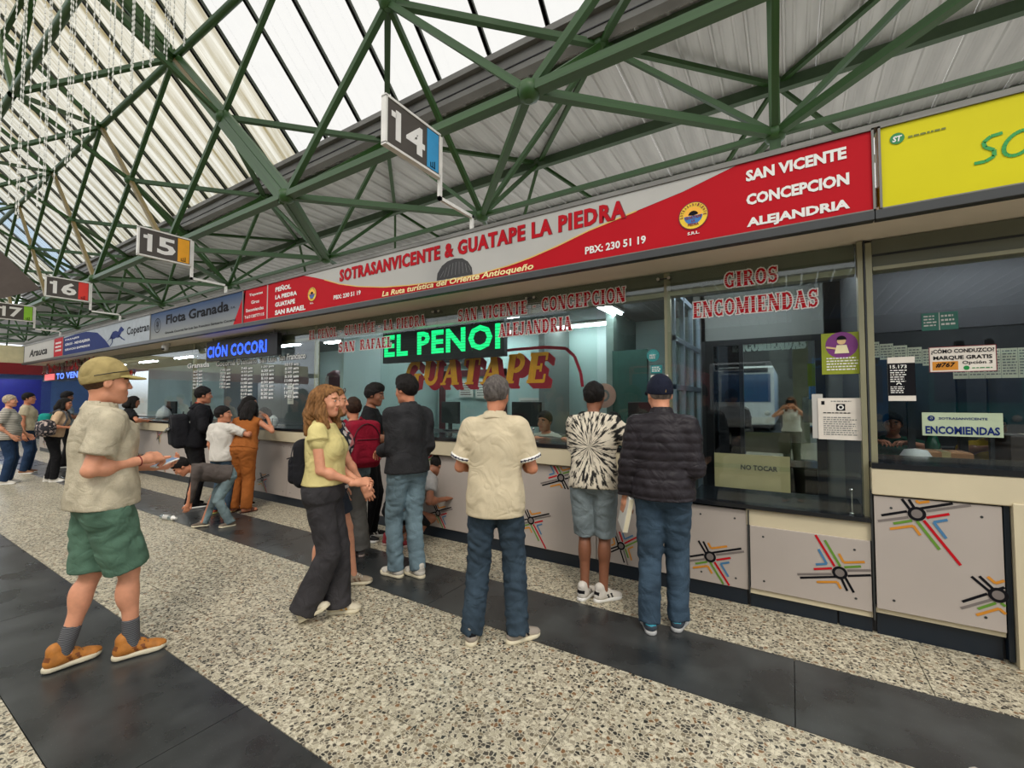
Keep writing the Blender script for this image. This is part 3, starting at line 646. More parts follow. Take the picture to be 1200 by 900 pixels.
# ================================================================== HANGING BAY NUMBER BOARDS
def bay(num, X, col, labcol):
    e = empty('bay_number_sign', (X, SY+.02, 3.26), label='hanging bay number board %s with %s end panel' % (num, labcol), cat='sign', group='hanging bay number boards')
    MM = Matrix(((0,0,0,0),(0,0,0,0),(0,0,0,0),(0,0,0,1)))
    y1, y0, z0, z1 = -.52, -1.14, .31, .69     # board, seen from its +X face (board normal +X)
    MB().box(-.02, .02, y0, y1, z0, z1, mat('board_brown', (74,68,62), .5), .004).build('board', e)
    b = MB()
    for a, c, d, f in ((y0-.012, y1+.012, z0-.012, z0+.008), (y0-.012, y1+.012, z1-.008, z1+.012), (y0-.012, y0+.008, z0, z1), (y1-.008, y1+.012, z0, z1)): b.box(-.026, .026, a, c, d, f, M['white'])
    b.build('frame', e)
    # face: X+ side, u runs from -Y (left in view) to +Y
    MF = Matrix.Translation((.022, y0, z0)) @ Matrix(((0,-1,0,0),(1,0,0,0),(0,0,1,0),(0,0,0,1)))
    w = y1-y0; h = z1-z0
    m = MB(); u0, u1 = .05*w/.62, .43*w/.62; um = u0+(u1-u0)*.42
    m.box(u0+.045, u0+.10, -.002, 0, h*.18, h*.82, M['whitev'], M4=MF).box(u0+.0, u0+.05, -.002, 0, h*.64, h*.76, M['whitev'], M4=MF)
    m.build('number', e); m = MB(); text(m, num[1], um, u1, h*.18, h*.82, 0, M['whitev'], .03, M4=MF); m.build('number', e)
    m = MB(); m.box(w*.735, w*.97, -.002, 0, h*.05, h*.95, col, M4=MF)
    for k in range(3): m.box(w*(.80+.04*k), w*(.815+.04*k), -.004, 0, h*.1, h*(.2+.03*k), M['blackv'], M4=MF)
    m.box(w*.80, w*.9, -.004, 0, h*.09, h*.11, M['blackv'], M4=MF)
    m.build('colour_panel', e)
    m = MB()
    m.box(-.015, .015, y1+.012, y1+.045, -.02+.13, z1+.0, M['white']).box(-.015, .015, y1+.012, -.0, .11, .14, M['white']).box(-.015, .015, -.03, .0, -.0, .14, M['white'])
    m.build('bracket', e)
    return e
bay('14', -2.65, mat('board_blue', (60,150,200), .4), 'light blue'); bay('15', -7.55, mat('board_orange', (235,165,40), .4), 'orange'); bay('16', -12.05, mat('board_red', (225,60,50), .4), 'red'); bay('17', -16.3, mat('board_lime', (140,195,50), .4), 'lime green')

# ================================================================== SPACE FRAME
frm = empty('roof_space_frame', (0, 2.65, H+2.2), label='green tubular steel space frame carrying the hall roof', cat='space frame')
Sx = 3.0
ROWS = {}   # name: (Y, Z, X phase)
ROWS['A'] = (2.64, 2.19, -1.52); ROWS['C'] = (4.0, 3.48, -1.50); ROWS['D'] = (4.19, 2.21, -.06); ROWS['F'] = (5.6, 3.50, -.06)
ROWS['G'] = (6.95, 2.3, -1.5); ROWS['B'] = (2.65, 3.58, -2.99+3); ROWS['E'] = (2.64, 4.96, -1.45); ROWS['Z'] = (1.35, 4.25, -2.99+3); ROWS['Y'] = (1.35, 5.9, -1.45)
def nd(r, k): y, z, x = ROWS[r]; return Vector((x-Sx*k, y, z+H))
ub = MB(); ub.box(-.5, .5, -.5, .5, 0, 1, M['green']); ubo = ub.build('strut', frm)
ubb = MB().box(-.5, .5, -.5, .5, 0, 1, mat('olive_primer', (124,108,66), .55, 0, .15, 3)).build('strut', frm)
ubt = MB().tube((0,0,0), (0,0,1), .5, M['green'], 8, caps=False).build('strut', frm)
nodem = MB().lathe((0,0,0), [(.03,-.07),(.07,-.05),(.085,0),(.07,.05),(.03,.07)], M['green'], 10).build('node', frm)
CT = [0]
OFF = Vector(frm.location)
used = {ubb: False, ubo: False, ubt: False, nodem: False}
def strut(p, q, w=.055, d=.055, o=None, mat_=None, trim=.07):
    o = o or ubo; d_ = q-p; L = d_.length
    if q.x < -27 and p.x < -27: return
    u = d_/L; p2 = p+u*trim; L2 = L-2*trim
    rot = u.to_track_quat('Z', 'Y').to_euler()
    if not used[o]: c = o; used[o] = True
    else: c = inst(o, None, parent=frm)
    c.location = p2-OFF; c.rotation_euler = rot; c.scale = (w, d, L2); CT[0] += 1
for k in range(-1, 9):
    A0, A1 = nd('A', k), nd('A', k+1); B0, B1 = nd('B', k), nd('B', k+1); E0, E1 = nd('E', k), nd('E', k+1)
    C0, C1 = nd('C', k), nd('C', k+1); D0, D1 = nd('D', k), nd('D', k+1); F0, F1 = nd('F', k), nd('F', k+1); Z0, Z1 = nd('Z', k), nd('Z', k+1); Y0, Y1 = nd('Y', k), nd('Y', k+1)
    strut(A0, A1, .09, .06); strut(E0, E1, .10, .10, ubt)
    if k < 5: strut(Z0, Z1, .10, .10, ubt); 
    B1b = nd('B', k+1)
    strut(A0, B0); strut(A0, B1, o=ubb if k > 1 else ubo)          # A(-1.52-3k) is between B(0.01-3k) and B(-2.99-3k)
    strut(B0, E0, o=ubb); strut(B1, E0)
    strut(A0, D0, .06, .06); strut(A0, D1, .06, .06); strut(A0, C0, .05, .05)
    strut(D0, F0, .045, .045)
    if k < 1: strut(D0+Vector((.0,.0,-.9)), D0+Vector((0, 0, 3.2)), .08, .08, trim=0)
    strut(B0, D0, .05, .05); strut(C0, D0, .045, .045); strut(C0, D1, .045, .045)
    strut(C0, F0, .05, .05); strut(C0, F1, .05, .05)
    strut(B0, C0, .06, .06); strut(B1, C0, .06, .06)
    if k < 7: strut(D0, D1, .045, .045)
    if k < 6:
        G0 = nd('G', k); strut(F0, G0, .04, .04); strut(F1, G0, .04, .04); strut(D0, G0, .04, .04)
    if k < 7:
        strut(E0, Z0, .06, .06); strut(E0, Z1, .06, .06); strut(Z0, B0, .05, .05)
    if k < 5: strut(Y0, Z0, .06, .06); strut(Y0, Z1, .06, .06); strut(Y0, E0, .06, .06)
    if k < 7:
        for r in ('A', 'B', 'C', 'D', 'E', 'F'):
            if not used[nodem]: c = nodem; used[nodem] = True
            else: c = inst(nodem, None, parent=frm)
            c.location = nd(r, k)-OFF
# heavy twin rafters crossing the bay
def rafter(x, pts, w=.09):
    for a, b in zip(pts[:-1], pts[1:]):
        for s in (-.085, .085): strut(Vector((x+s, a[0], a[1]+H)), Vector((x+s, b[0], b[1]+H)), w*.75, .15, trim=0)
for pa in ([nd('E', 2), nd('B', 2), nd('A', 1), nd('D', 2)],):
    q = nd('E', 2); pts = [q+(q-nd('B', 2))*.55+Vector((.62, -.75, 0))]+pa
    for a, b in zip(pts[:-1], pts[1:]):
        sd = (b-a).normalized().cross(Vector((0, -1, 0))).normalized() if abs((b-a).y) < 1.2 else Vector((1, 0, 0))
        for s in (-.07, .07): strut(a+sd*s, b+sd*s, .045, .08, trim=.02)
print('struts', CT[0])

# ================================================================== ROOFS
gr = empty('ceiling', (0, 4.0, H+3.6), label='grey ribbed steel roof over the ticket counter', kind='structure')
zr = 0.0
prof = [(0,0),(.012,.028),(.03,.028),(.04,0),(.09,0),(.10,.006),(.115,.006),(.125,0),(.20,0),(.21,.006),(.225,.006),(.235,0),(.30,0)]
mb = MB(); vs = []
for (x, z) in prof: vs += [(x, 0, -z), (x, 3.2, -z-.10)]
mb.add(vs, [(2*i, 2*i+1, 2*i+3, 2*i+2) for i in range(len(prof)-1)], mat('roof_steel_grey', (214,213,210), .5, .25, .14, 1.2, 0, 60, stretch=(6, .6, 1)))
sh = mb.build('roof_sheet', gr); sh.location = (3.6, -.02, 0)
for i in range(1, 150): inst(sh, None, (3.6-.3*i, -.02, random.uniform(-.003, .003)), gr, (1, 1 if i < 34 else 2.6, 1))
MB().box(-41, 4, 1.52, 1.60, -.20, -.08, mat('roof_purlin', (70,92,66), .5)).build('purlin', gr)
MB().box(-41, 4, 2.98, 3.08, -.26, -.12, MATS['roof_purlin']).build('purlin', gr)
MB().box(-23, 4, .12, .20, -.12, -.03, MATS['roof_purlin']).build('purlin', gr)
MB().box(-23, 4, -.12, .0, -.10, .16, M['galv']).box(-23, 4, -.18, -.12, .10, .17, M['galv']).box(-23, 4, -.13, -.12, -.03, -.02, M['walld']).build('gutter', gr)
# 45 degree glazed roof
gz = empty('ceiling', (0, 3.9, H+3.72), label='sloping translucent glazed roof rising from the gutter', kind='structure'); gz.name = 'skylight_roof'
T = .56
cl = glass('clear_roof_sheet', (T, T, T*.985), .5)
dirty = glass('weathered_roof_sheet', (T,T,T), .5, noise=((.22,.18,.085), (T, T*.985, T*.88), (6.0, .35, .35), .38, .64))
blu = glass('bluish_roof_sheet', (.36,.45,.52), .8)
SL = 8.6; w = .72
def sheet(m, nm):
    pr = [(0,0),(.03,.03),(.06,0),(.15,0),(.18,.02),(.21,0),(.33,0),(.36,.02),(.39,0),(.51,0),(.54,.02),(.57,0),(w,0)]
    v = []
    for x, z in pr: v += [(x, 0, z), (x, -SL*.7071, SL*.7071+z)]
    return MB().add(v, [(2*i, 2*i+1, 2*i+3, 2*i+2) for i in range(len(pr)-1)], m).build(nm, gz)
s_c = sheet(cl, 'roof_glazing_sheet'); s_d = sheet(dirty, 'roof_glazing_sheet'); s_b = sheet(blu, 'roof_glazing_sheet')
fst = {0: True, 1: True, 2: True}
bar = MB().box(-.014, .014, 0, SL, -.05, 0, mat('glazing_bar', (66,78,56), .5)).box(-.024, .024, 0, SL, -.006, .0, M['dark']).build('glazing_bar', gz)
bar.rotation_euler = (R(180-45), 0, 0); fb = True
for i in range(44):
    x = 3.05-.72*i
    k = 0 if x > -5.8 else (2 if -18.3 < x < -16.9 else 1)
    o = (s_c, s_d, s_b)[k]
    if fst[k]: o.location = (x-w, 0, 0); fst[k] = False
    else: inst(o, None, (x-w, 0, 0), gz)
    if fb: bar.location = (x, 0, -.01); fb = False
    else: inst(bar, None, (x, 0, -.01), gz)
for j, s in enumerate((1.6, 3.4, 5.2, 7.0)):
    MB().box(-29, 3.1, -s*.7071-.03, -s*.7071+.03, s*.7071-.12, s*.7071-.05, M['green']).build('purlin', gz) if j in (1, 3) else None

KS = 1.16
for o in (frm, gr, gz):
    o.scale = (KS, KS, KS); o.location = Vector((0, 0, H)) + KS*(Vector(o.location)-Vector((0, 0, H)))
# hanging bead curtain, upper left
mb = MB(); rb = random.Random(3); bw = mat('white_bead', (225,225,215), .4)
outl = [(.81,3.25),(1.06,3.4),(1.33,3.98),(1.52,4.5),(1.71,4.88),(1.86,5.2),(2.01,5.45),(2.18,5.69)]
for i in range(36):
    t = i/35; y = .72+1.5*t
    z = np.interp(y, [p[0] for p in outl], [p[1] for p in outl])+rb.uniform(-.1, .1)
    x = -6.0+.12*math.sin(i*1.7); top = 6.9
    mb.tube((x, y, z), (x, y, top), .0018, bw, 3, caps=False, smooth=False)
    zz = z
    while zz < top:
        mb.box(x-.005, x+.005, y-.005, y+.005, zz, zz+.03, bw); zz += .062
mb.build('bead_curtain', None, label='curtain of white bead strands hanging under the translucent roof', cat='bead curtain', kind='stuff')
MB().box(-.02, .02, -.05, 1.6, 0, .04, M['green']).build('curtain_rail', None, (-6.0, .7, 6.9), label='green rail holding the white bead strands', cat='rail')
# brown banner seen from below, far left
mb = MB(); mb.add([(0,0,0),(0,-1.6,1.75),(0,-2.6,1.35),(0,-.8,-.45),(.06,0,0),(.06,-1.6,1.75),(.06,-2.6,1.35),(.06,-.8,-.45)], [(0,1,2,3),(7,6,5,4),(0,4,5,1),(1,5,6,2),(2,6,7,3),(3,7,4,0)], mat('brown_board', (92,82,76), .7))
mb.build('slanted_panel', None, (-12.6, 2.36, 3.77), label='brown slanted roof panel hanging at the far left', cat='panel')

# ================================================================== ROOMS BEHIND THE GLASS
RN = dict(plaster_wall='wall_partition', ceiling_board='ceiling', floor_sheet='floor', door_panel='wall_panel', door_frame='trim_2', wall_band='trim_3', bulkhead='wall_bulkhead')
def rp(mb, name):
    n = len(mb.v)//8   # one object per wall slab
    for i in range(n):
        v = mb.v[i*8:i*8+8]; b = MB(); b.add(v, mb.f[:6], mb.mats[mb.m[i*6]]); a = np.array(v); c = (a.min(0)+a.max(0))/2
        b.v = [(q[0]-c[0], q[1]-c[1], q[2]-c[2]) for q in b.v]
        if name == 'desk_top': b.build('office_desk', None, tuple(c), label='long dark desk top behind the %s glass' % ('right parcel window' if c[0] > 0 else 'main ticket window'), cat='desk')
        else: b.build(RN[name], None, tuple(c), label='plain %s of the rooms behind the ticket windows' % name.replace('_', ' '), kind='structure')
rp(MB().box(-20, -.86, 6.6, 6.7, 0, 2.8, M['wallt']), 'plaster_wall')
rp(MB().box(-.92, -.84, 5.35, 6.7, 0, 2.78, M['wallg']), 'plaster_wall')
rp(MB().box(-20, 2.6, 3.93, 8.3, 2.74, 2.78, mat('room_ceiling', (108,112,110), .8)), 'ceiling_board')
rp(MB().box(-20, 2.6, 3.95, 8.3, .0, .02, M['walld']), 'floor_sheet')
rp(MB().box(-3.15, -3.05, 5.75, 6.6, 0, 2.78, M['wallg']), 'plaster_wall')
rp(MB().box(-2.05, -1.95, 5.6, 6.6, 0, 2.75, mat('green_grey_wall', (120,140,132), .7)), 'plaster_wall')
rp(MB().box(-1.95, -1.5, 5.55, 5.6, 0, 2.2, mat('green_mullion', (50,90,80), .5)), 'door_panel')
rp(MB().box(-9.8, -9.7, 4.5, 6.6, 0, 2.78, M['wallg']).box(-5.95, -5.87, 4.4, 6.6, 0, 2.78, M['wallt']), 'plaster_wall')
rp(MB().box(-5.8, -3.15, 6.5, 6.6, .9, 2.1, M['wallt']), 'plaster_wall')
rp(MB().box(-5.7, -4.2, 6.45, 6.5, 2.0, 2.12, M['maroon']).box(-5.72, -5.6, 6.45, 6.5, 1.0, 2.12, M['maroon']).box(-4.3, -4.2, 6.45, 6.5, 1.0, 2.12, M['maroon']), 'door_frame')
rp(MB().box(-14.2, -10.4, 6.5, 6.6, 1.9, 2.15, M['maroon']), 'wall_band')
# encomiendas room : back wall with mirror-like sliding door, right room
mirror = mat('mirror_door_glass', (205,212,210), .02, 1, 0)
rp(MB().box(-.84, -.80, 5.38, 5.5, 0, 2.74, M['walld']).box(.30, .62, 5.38, 5.5, 0, 2.74, M['wallg']).box(-.84, .62, 5.38, 5.5, 2.22, 2.74, M['wallg']).box(-.84, .62, 5.38, 5.5, 0, .42, M['walld']), 'plaster_wall')
dr = empty('door_1', (-.2, 5.38, .42), label='dark framed reflecting door behind the parcel window', kind='structure')
MB().box(-.60, -.52, -.03, .03, 0, 1.80, M['black']).box(.42, .50, -.03, .03, 0, 1.80, M['black']).box(-.52, .42, -.03, .03, 1.74, 1.80, M['black']).box(-.26, -.22, -.03, .03, 0, 1.74, M['black']).box(-.52, .42, -.03, .03, 0, .05, M['black']).build('door_frame', dr)
MB().box(-.52, -.26, .0, .012, .05, 1.74, glass('smoked_glass', (.1,.11,.12), 2.5)).build('door_pane', dr)
MB().box(-.22, .42, .0, .012, .05, 1.74, mirror).build('door_pane', dr)
MB().box(.43, .48, -.05, -.03, .85, .92, M['steel']).build('door_handle', dr)
# glazed partition running back from the middle post
pt = empty('window_2', (-.86, 3.98, 1.1), label='blue grey aluminium glazed side partition of the parcel room', kind='structure')
al = mat('blue_aluminium', (150,165,178), .35, .4)
for y in (0.02, .42, .85, 1.3): MB().box(-.02, .02, y, y+.05, -.9, 1.45, al).build('partition_post', pt)
for z in (-.25, .55, .98, 1.40): MB().box(-.02, .02, .02, 1.35, z, z+.045, al).build('partition_rail', pt)
for y in (.07, .47, .90): MB().box(-.004, .004, y, y+.36, -.2, 1.4, M['glassi']).build('partition_pane', pt)
rp(MB().box(.44, .50, 3.98, 8, 0, 2.74, M['walld']).box(.5, 2.6, 7.4, 7.5, 0, 2.74, M['walld']).box(2.55, 2.6, 3.95, 7.5, 0, 2.74, M['walld']).box(-.84,.5,7.9,8,0,2.7,M['walld']), 'plaster_wall')
rp(MB().box(.50, 2.5, 5.0, 5.06, 2.15, 2.74, mat('bulkhead', (58,56,60), .7)), 'bulkhead')
rp(MB().box(.95, 1.0, 5.6, 5.65, 0, 2.1, M['dark']).box(1.3, 1.36, 5.6, 5.65, 0, 2.1, M['black']).box(1.5, 1.55, 5.6, 5.65, 0, 2.1, M['dark']), 'door_frame')
# paper strip hung across the right room
ps = empty('paper_strip', (.55, 4.7, 2.0), label='row of printed paper sheets strung across the right room', cat='papers')
x = 0
for i in range(16):
    z = -.02*i if i < 6 else -.10+.0*(i)
    mb = MB().box(x, x+.085, 0, .002, z-.09-(.09 if i > 5 else 0), z+.04, mat('list_paper', (232,228,204), .8)); rows(mb, x+.006, x+.08, z-.08-(.08 if i > 5 else 0), z+.03, 5 if i < 6 else 9, M['mgrey'], -.003, .2)
    mb.build('paper_sheet', ps); x += .087
# fluorescent fixtures; the two deep main-office ones are added to brighten the interior
FL = ['twin tube ceiling light above ALEJANDRIA lettering running front to back', 'added twin tube ceiling light brightening the office deep behind the middle glass', 'added twin tube ceiling light brightening the office deep behind the green LED board', 'twin tube ceiling light just left of ALEJANDRIA lettering', 'twin tube ceiling light near the air conditioner',
 'twin tube ceiling light above the GIROS window', 'twin tube ceiling light above the CÓMO CONDUZCO notice', 'twin tube ceiling light at the far right behind the right window', 'twin tube ceiling light above San Luis fares', 'twin tube ceiling light above Granada fares',
 'twin tube ceiling light right of the security camera glass', 'twin tube ceiling light above the white plastic bag counter', 'twin tube ceiling light near the red garland, nearer one', 'twin tube ceiling light near the red garland, farthest one']
def fixture(x, y, z, L, ax, lab):
    e = empty('ceiling_light', (x, y, z), 0 if ax == 'x' else PI/2, label=lab, cat='ceiling light', group='fluorescent ceiling lights inside the offices')
    MB().box(-L/2, L/2, -.09, .09, -.03, 0, M['white']).build('housing', e)
    for s in (-.045, .045): MB().tube((-L/2+.02, s, -.045), (L/2-.02, s, -.045), .014, M['tube'], 6).build('tube', e)
for i, (x, y, ax) in enumerate([(-1.9,5.1,'y'),(-2.5,6.2,'x'),(-4.4,6.1,'x'),(-3.6,5.0,'x'),(-5.0,5.4,'x'),(-.35,4.7,'x'),(1.25,4.55,'x'),(1.9,6.2,'x'),(-7.2,5.4,'x'),(-8.9,5.2,'x'),(-11.2,5.2,'x'),(-13.4,5.2,'x'),(-15.8,5.2,'x'),(-18.2,5.2,'x')]):
    fixture(x, y, 2.735, 1.1, ax, FL[i])

def fluo(): pass

# AC unit
ac = empty('air_conditioner', (-5.25, 6.47, 2.25), label='white wall air conditioner behind the left glass pane', cat='air conditioner')
MB().box(-.45, .45, -.1, .12, 0, .27, M['white'], .02).build('body', ac); MB().box(-.42, .42, -.105, -.1, .02, .07, M['dark']).build('vent', ac)
# LED boards
def led(name, lab, x0, x1, z0, z1, y, txt, col, s, box=(18,18,18), tx=None, bold=.035):
    e = MB().box(0, x1-x0, 0, .07, 0, z1-z0, mat('led_case', box, .5)).build(name, None, (x0, y, z0), label=lab, cat='led sign')
    m = MB(); a, b, c, d = tx or (.04, x1-x0-.04, .06, z1-z0-.06)
    text(m, txt, a, b, c, d, -.004, col, bold, 0, 1.1); m.build('lit_letters', e)
    g = MB(); 
    for i in range(int((d-c)/.035)): g.box(a-.01, b+.01, -.008, -.006, c+i*.035, c+i*.035+.004, M['black'])
    g.build('led_grid', e)
    for hx in (.15, x1-x0-.15): MB().box(hx-.01, hx+.01, .03, .05, z1-z0, (2.74 if y > 3.9 else 2.665)-z0, M['steel']).build('hanger', e)
    return e
led('led_sign', 'green lit LED board reading EL PENOL in the ticket window', -4.70, -2.72, 2.06, 2.50, 4.15, 'EL PENOl', emis('led_green', (10,235,130), 1.5), 1, tx=(.03,1.93,.08,.38))
led('led_sign', 'blue lit LED board reading CIÓN COCORI above the fares', -8.86, -6.60, 2.26, 2.60, 3.76, 'CIÓN COCORI', emis('led_blue', (40,90,255), 2.2), 1, box=(10,16,150), tx=(.04,1.98,.05,.30))
led('led_sign', 'blue lit LED strip reading TO VENUS at the far counter', -19.0, -14.6, 2.13, 2.36, 3.70, 'TO VENUS', emis('led_pale_blue', (90,130,255), 2.2), 1, box=(150,60,60), tx=(1.35,3.9,.03,.20))
MB().box(-18.75, -17.8, 3.685, 3.695, 2.16, 2.33, emis('led_pink', (255,110,110), 1.2)).build('pink_display', None, label='pink lit LED display left of the blue TO VENUS lettering', cat='led sign')
mb = MB(); rr = random.Random(9)
for i in range(90):
    x = rr.uniform(0, 4.4); z = rr.uniform(0, .5); r = rr.uniform(.04, .09)
    mb.ring((x, z), 0, r, [M['redd'], M['red'], M['maroon'], mat('leaf_gold', (150,110,40), .5)][i % 4 if i % 7 == 0 else i % 3], -.02*rr.random(), 5, rr.random(), rr.random()+2*PI)
mb.build('garland', None, (-19.0, 3.76, 2.36), label='dark red flower garland above the far pink and blue LED strip', cat='garland', kind='stuff')
# painted GUATAPE lettering on an inner pane
gp = MB().box(0, 3.3, .01, .016, 0, 1.4, M['glassi']).build('inner_pane', None, (-5.0, 4.36, 1.15), label='inner glass pane carrying the painted GUATAPE name', cat='glass pane')
m = MB(); ddr = mat('paint_crimson', (176,10,40), .5); dor = mat('paint_orange', (255,176,30), .5)
for i in range(7): slab_text(m, 'GUATAPE', .52+.010*i, 2.72+.010*i, .60-.009*i, .93-.009*i, -.001-.0005*(6-i)-.0, ddr, None, .12, 0, False, .18)
slab_text(m, 'GUATAPE', .50, 2.70, .61, .94, -.008, dor, None, .12, 0, False, .18)
m.build('painted_lettering', gp)
m = MB(); pts = [(1.9,.98),(2.3,1.0),(2.7,1.0),(2.95,.97),(3.05,.88),(3.12,.7),(3.14,.55)]
for a, b in zip(pts[:-1], pts[1:]): m.seg(a, b, .035, ddr, -.002)
m.build('painted_arch', gp)
# dome camera under the soffit
dc = empty('security_camera', (-10.15, 3.62, 2.665), label='white dome security camera under the soffit', cat='camera')
MB().lathe((0,0,0), [(.06,0),(.06,-.04),(.05,-.05)], M['white'], 14).build('mount', dc); MB().lathe((.02,-.03,-.10), [(.01,-.06),(.035,-.05),(.055,-.02),(.06,.02),(.05,.055),(.02,.06)], M['white'], 14).build('housing', dc); MB().lathe((.04,-.07,-.11), [(.005,-.035),(.025,-.025),(.03,0)], M['black'], 12).build('lens', dc)

# desks, monitors, clerks' props inside
def monitor(x, y, rz, lab, scr=(60,80,100)):
    e = empty('computer_monitor', (x, y, 1.14), rz, label=lab, cat='monitor')
    MB().box(-.22, .22, -.02, .02, .10, .40, M['black'], .006).build('screen', e); MB().box(-.03, .03, -.01, .02, .01, .12, M['black']).build('stand', e); MB().box(-.1, .1, -.07, .07, 0, .012, M['black']).build('foot', e)
    return e
for x, y, rz, lab in ((-4.0, 4.75, 2.8, 'black monitor behind the jacketed man, seen from its back'), (-2.75, 4.7, 3.0, 'black monitor beside the red tub behind the middle glass'), (-1.25, 4.7, 3.3, 'black monitor in front of the seated clerk by the navy cap man'), (-11.6, 4.7, 3.0, 'black monitor behind the far left glass'), (-6.5, 4.7, 3.1, 'black monitor low behind the fare list glass'), (-12.9, 4.75, 3.2, 'black monitor beside the white plastic bags')):
    monitor(x, y, rz, lab)
rp(MB().box(-20, -.95, 4.4, 5.0, 1.05, 1.135, mat('desk_dark', (46,44,44), .4)), 'desk_top')
rp(MB().box(.5, 2.4, 4.4, 5.0, .95, 1.0, MATS['desk_dark']), 'desk_top')
MB().lathe((0,0,0), [(.06,0),(.075,.06),(.07,.065),(.0,.066)], M['red'], 16).build('red_tub', None, (-1.80, 4.25, 1.14), label='small red tub on black counter behind glass', cat='tub')
MB().lathe((0,0,0), [(.01,0),(.13,.02),(.15,.1),(.11,.2),(.05,.26),(.02,.3)], mat('white_plastic_bag', (225,225,225), .5, 0, .1, 20, .8, 20), 11).build('plastic_bag', None, (-12.1, 4.3, 1.14), label='white plastic bag on counter behind far left glass', cat='bag')
MB().lathe((0,0,0), [(.05,0),(.08,.06),(.07,.12),(.02,.17)], MATS['white_plastic_bag'], 9).build('plastic_bag', None, (-7.35, 4.15, 1.14), label='small knotted white plastic bag under the fare list', cat='bag')
# wall poster items
mb = MB().box(0, 1.2, 0, .02, 0, .34, M['sblue']); mb.box(.8, 1.2, -.002, 0, 0, .34, M['red']); rows(mb, .1, .75, .08, .28, 2, M['whitev'], -.004, .1)
mb.build('office_sign', None, (-13.1, 6.45, 1.60), label='navy and red office sign behind the far left glass', cat='sign')
mb = MB().box(0, .45, 0, .02, 0, .36, M['red']); rows(mb, .05, .4, .08, .3, 3, M['whitev'], -.003, .1); mb.build('office_sign', None, (-12.3, 6.45, 2.02), label='small square red office sign above the navy one', cat='sign')
MB().box(0, .9, 0, .1, 0, 1.35, mat('blue_cabinet', (30,80,160), .5), .01).build('blue_panel', None, (-11.85, 6.4, .6), label='tall blue panel against the far office wall', cat='panel')
for i, (x, z, w_, h_) in enumerate([(-5.2,1.62,.32,.3),(-4.82,1.60,.26,.34),(-3.9,1.3,.5,.3)]):
    mb = MB().box(0, w_, 0, .004, 0, h_, M['paper']); rows(mb, .03, w_-.03, .03, h_-.03, 6, M['maroon'] if i == 0 else M['mgrey'], -.002, .3)
    mb.build('wall_notice', None, (x, 6.42, z), label=['paper notice with dark red lines on the teal office wall', 'narrow paper notice right of the dark red lined one', 'wide low paper notice behind the jacketed man'][i], cat='notice')
mb = MB().box(0, .16, 0, .003, 0, .32, M['paper']); rows(mb, .02, .14, .04, .28, 8, M['mgrey'], -.002, .3); mb.build('wall_notice', None, (-6.78, 4.05, 1.50), label='white paper sheet hanging under the San Francisco fares', cat='notice')
# red coat / scarf hung behind the glass, round plaque
mb = MB(); mb.lathe((0,0,0), [(.05,.62),(.16,.55),(.2,.3),(.17,.02),(.15,0)], M['maroon'], 10); mb.box(-.02,.05,-.21,-.19,.25,.5,M['whitev']); mb.box(-.02, .02, -.02, .02, -1.48, .0, M['black']); mb.build('hanging_coat', None, (-7.15, 5.2, 1.5), label='dark red coat hanging on a black stand behind the fare list glass', cat='coat')
mb = MB().lathe((0,0,0), [(.16,0),(.16,.02)], mat('salmon_plate', (205,160,140), .5), 24, 'y'); mb.ring((0,0), .05, .08, M['mgrey'], -.004, 20); mb.build('round_plaque', None, (-2.05, 5.5, 1.62), label='round pinkish plaque behind the tie-dye man', cat='plaque')

# parcel handover shelf & right-room clutter
def parcel(nm, lab, x, y, z, w_, d_, h_, m):
    e = MB().box(-w_/2, w_/2, -d_/2, d_/2, 0, h_, m, .01).build(nm, None, (x, y, z), label=lab, cat='parcel'); MB().box(-.025, .025, -d_/2-.001, d_/2+.001, -.001, h_+.001, mat('parcel_tape', (190,170,120), .3)).build('tape', e)
parcel('cardboard_parcel', 'brown cardboard parcel low behind the right window', 1.0, 4.75, 1.0, .3, .25, .16, mat('cardboard', (170,120,80), .8))
parcel('cardboard_parcel', 'dark wrapped parcel at far right behind the right window', 1.5, 4.8, 1.0, .3, .3, .3, mat('dark_wrap', (60,48,40), .6))
MB().lathe((0,0,0), [(.01,0),(.10,.03),(.11,.10),(.07,.17),(.0,.18)], mat('white_helmet', (225,225,222), .25), 16).build('helmet', None, (.82, 4.6, 1.0), label='white motorcycle helmet on the parcel room desk', cat='helmet')
MB().lathe((0,0,0), [(.01,0),(.04,.0),(.05,.2),(.03,.26),(.015,.28)], mat('green_bottle', (30,80,60), .2), 12).build('bottle', None, (.98, 4.9, 1.0), label='green bottle standing behind the white helmet', cat='bottle')
MB().lathe((0,0,0), [(.01,0),(.05,.0),(.07,.1),(.02,.12)], mat('yellow_cup', (210,160,40), .4), 12).build('cup', None, (1.32, 4.6, 1.0), label='yellow cup right of the ENCOMIENDAS sign', cat='cup')

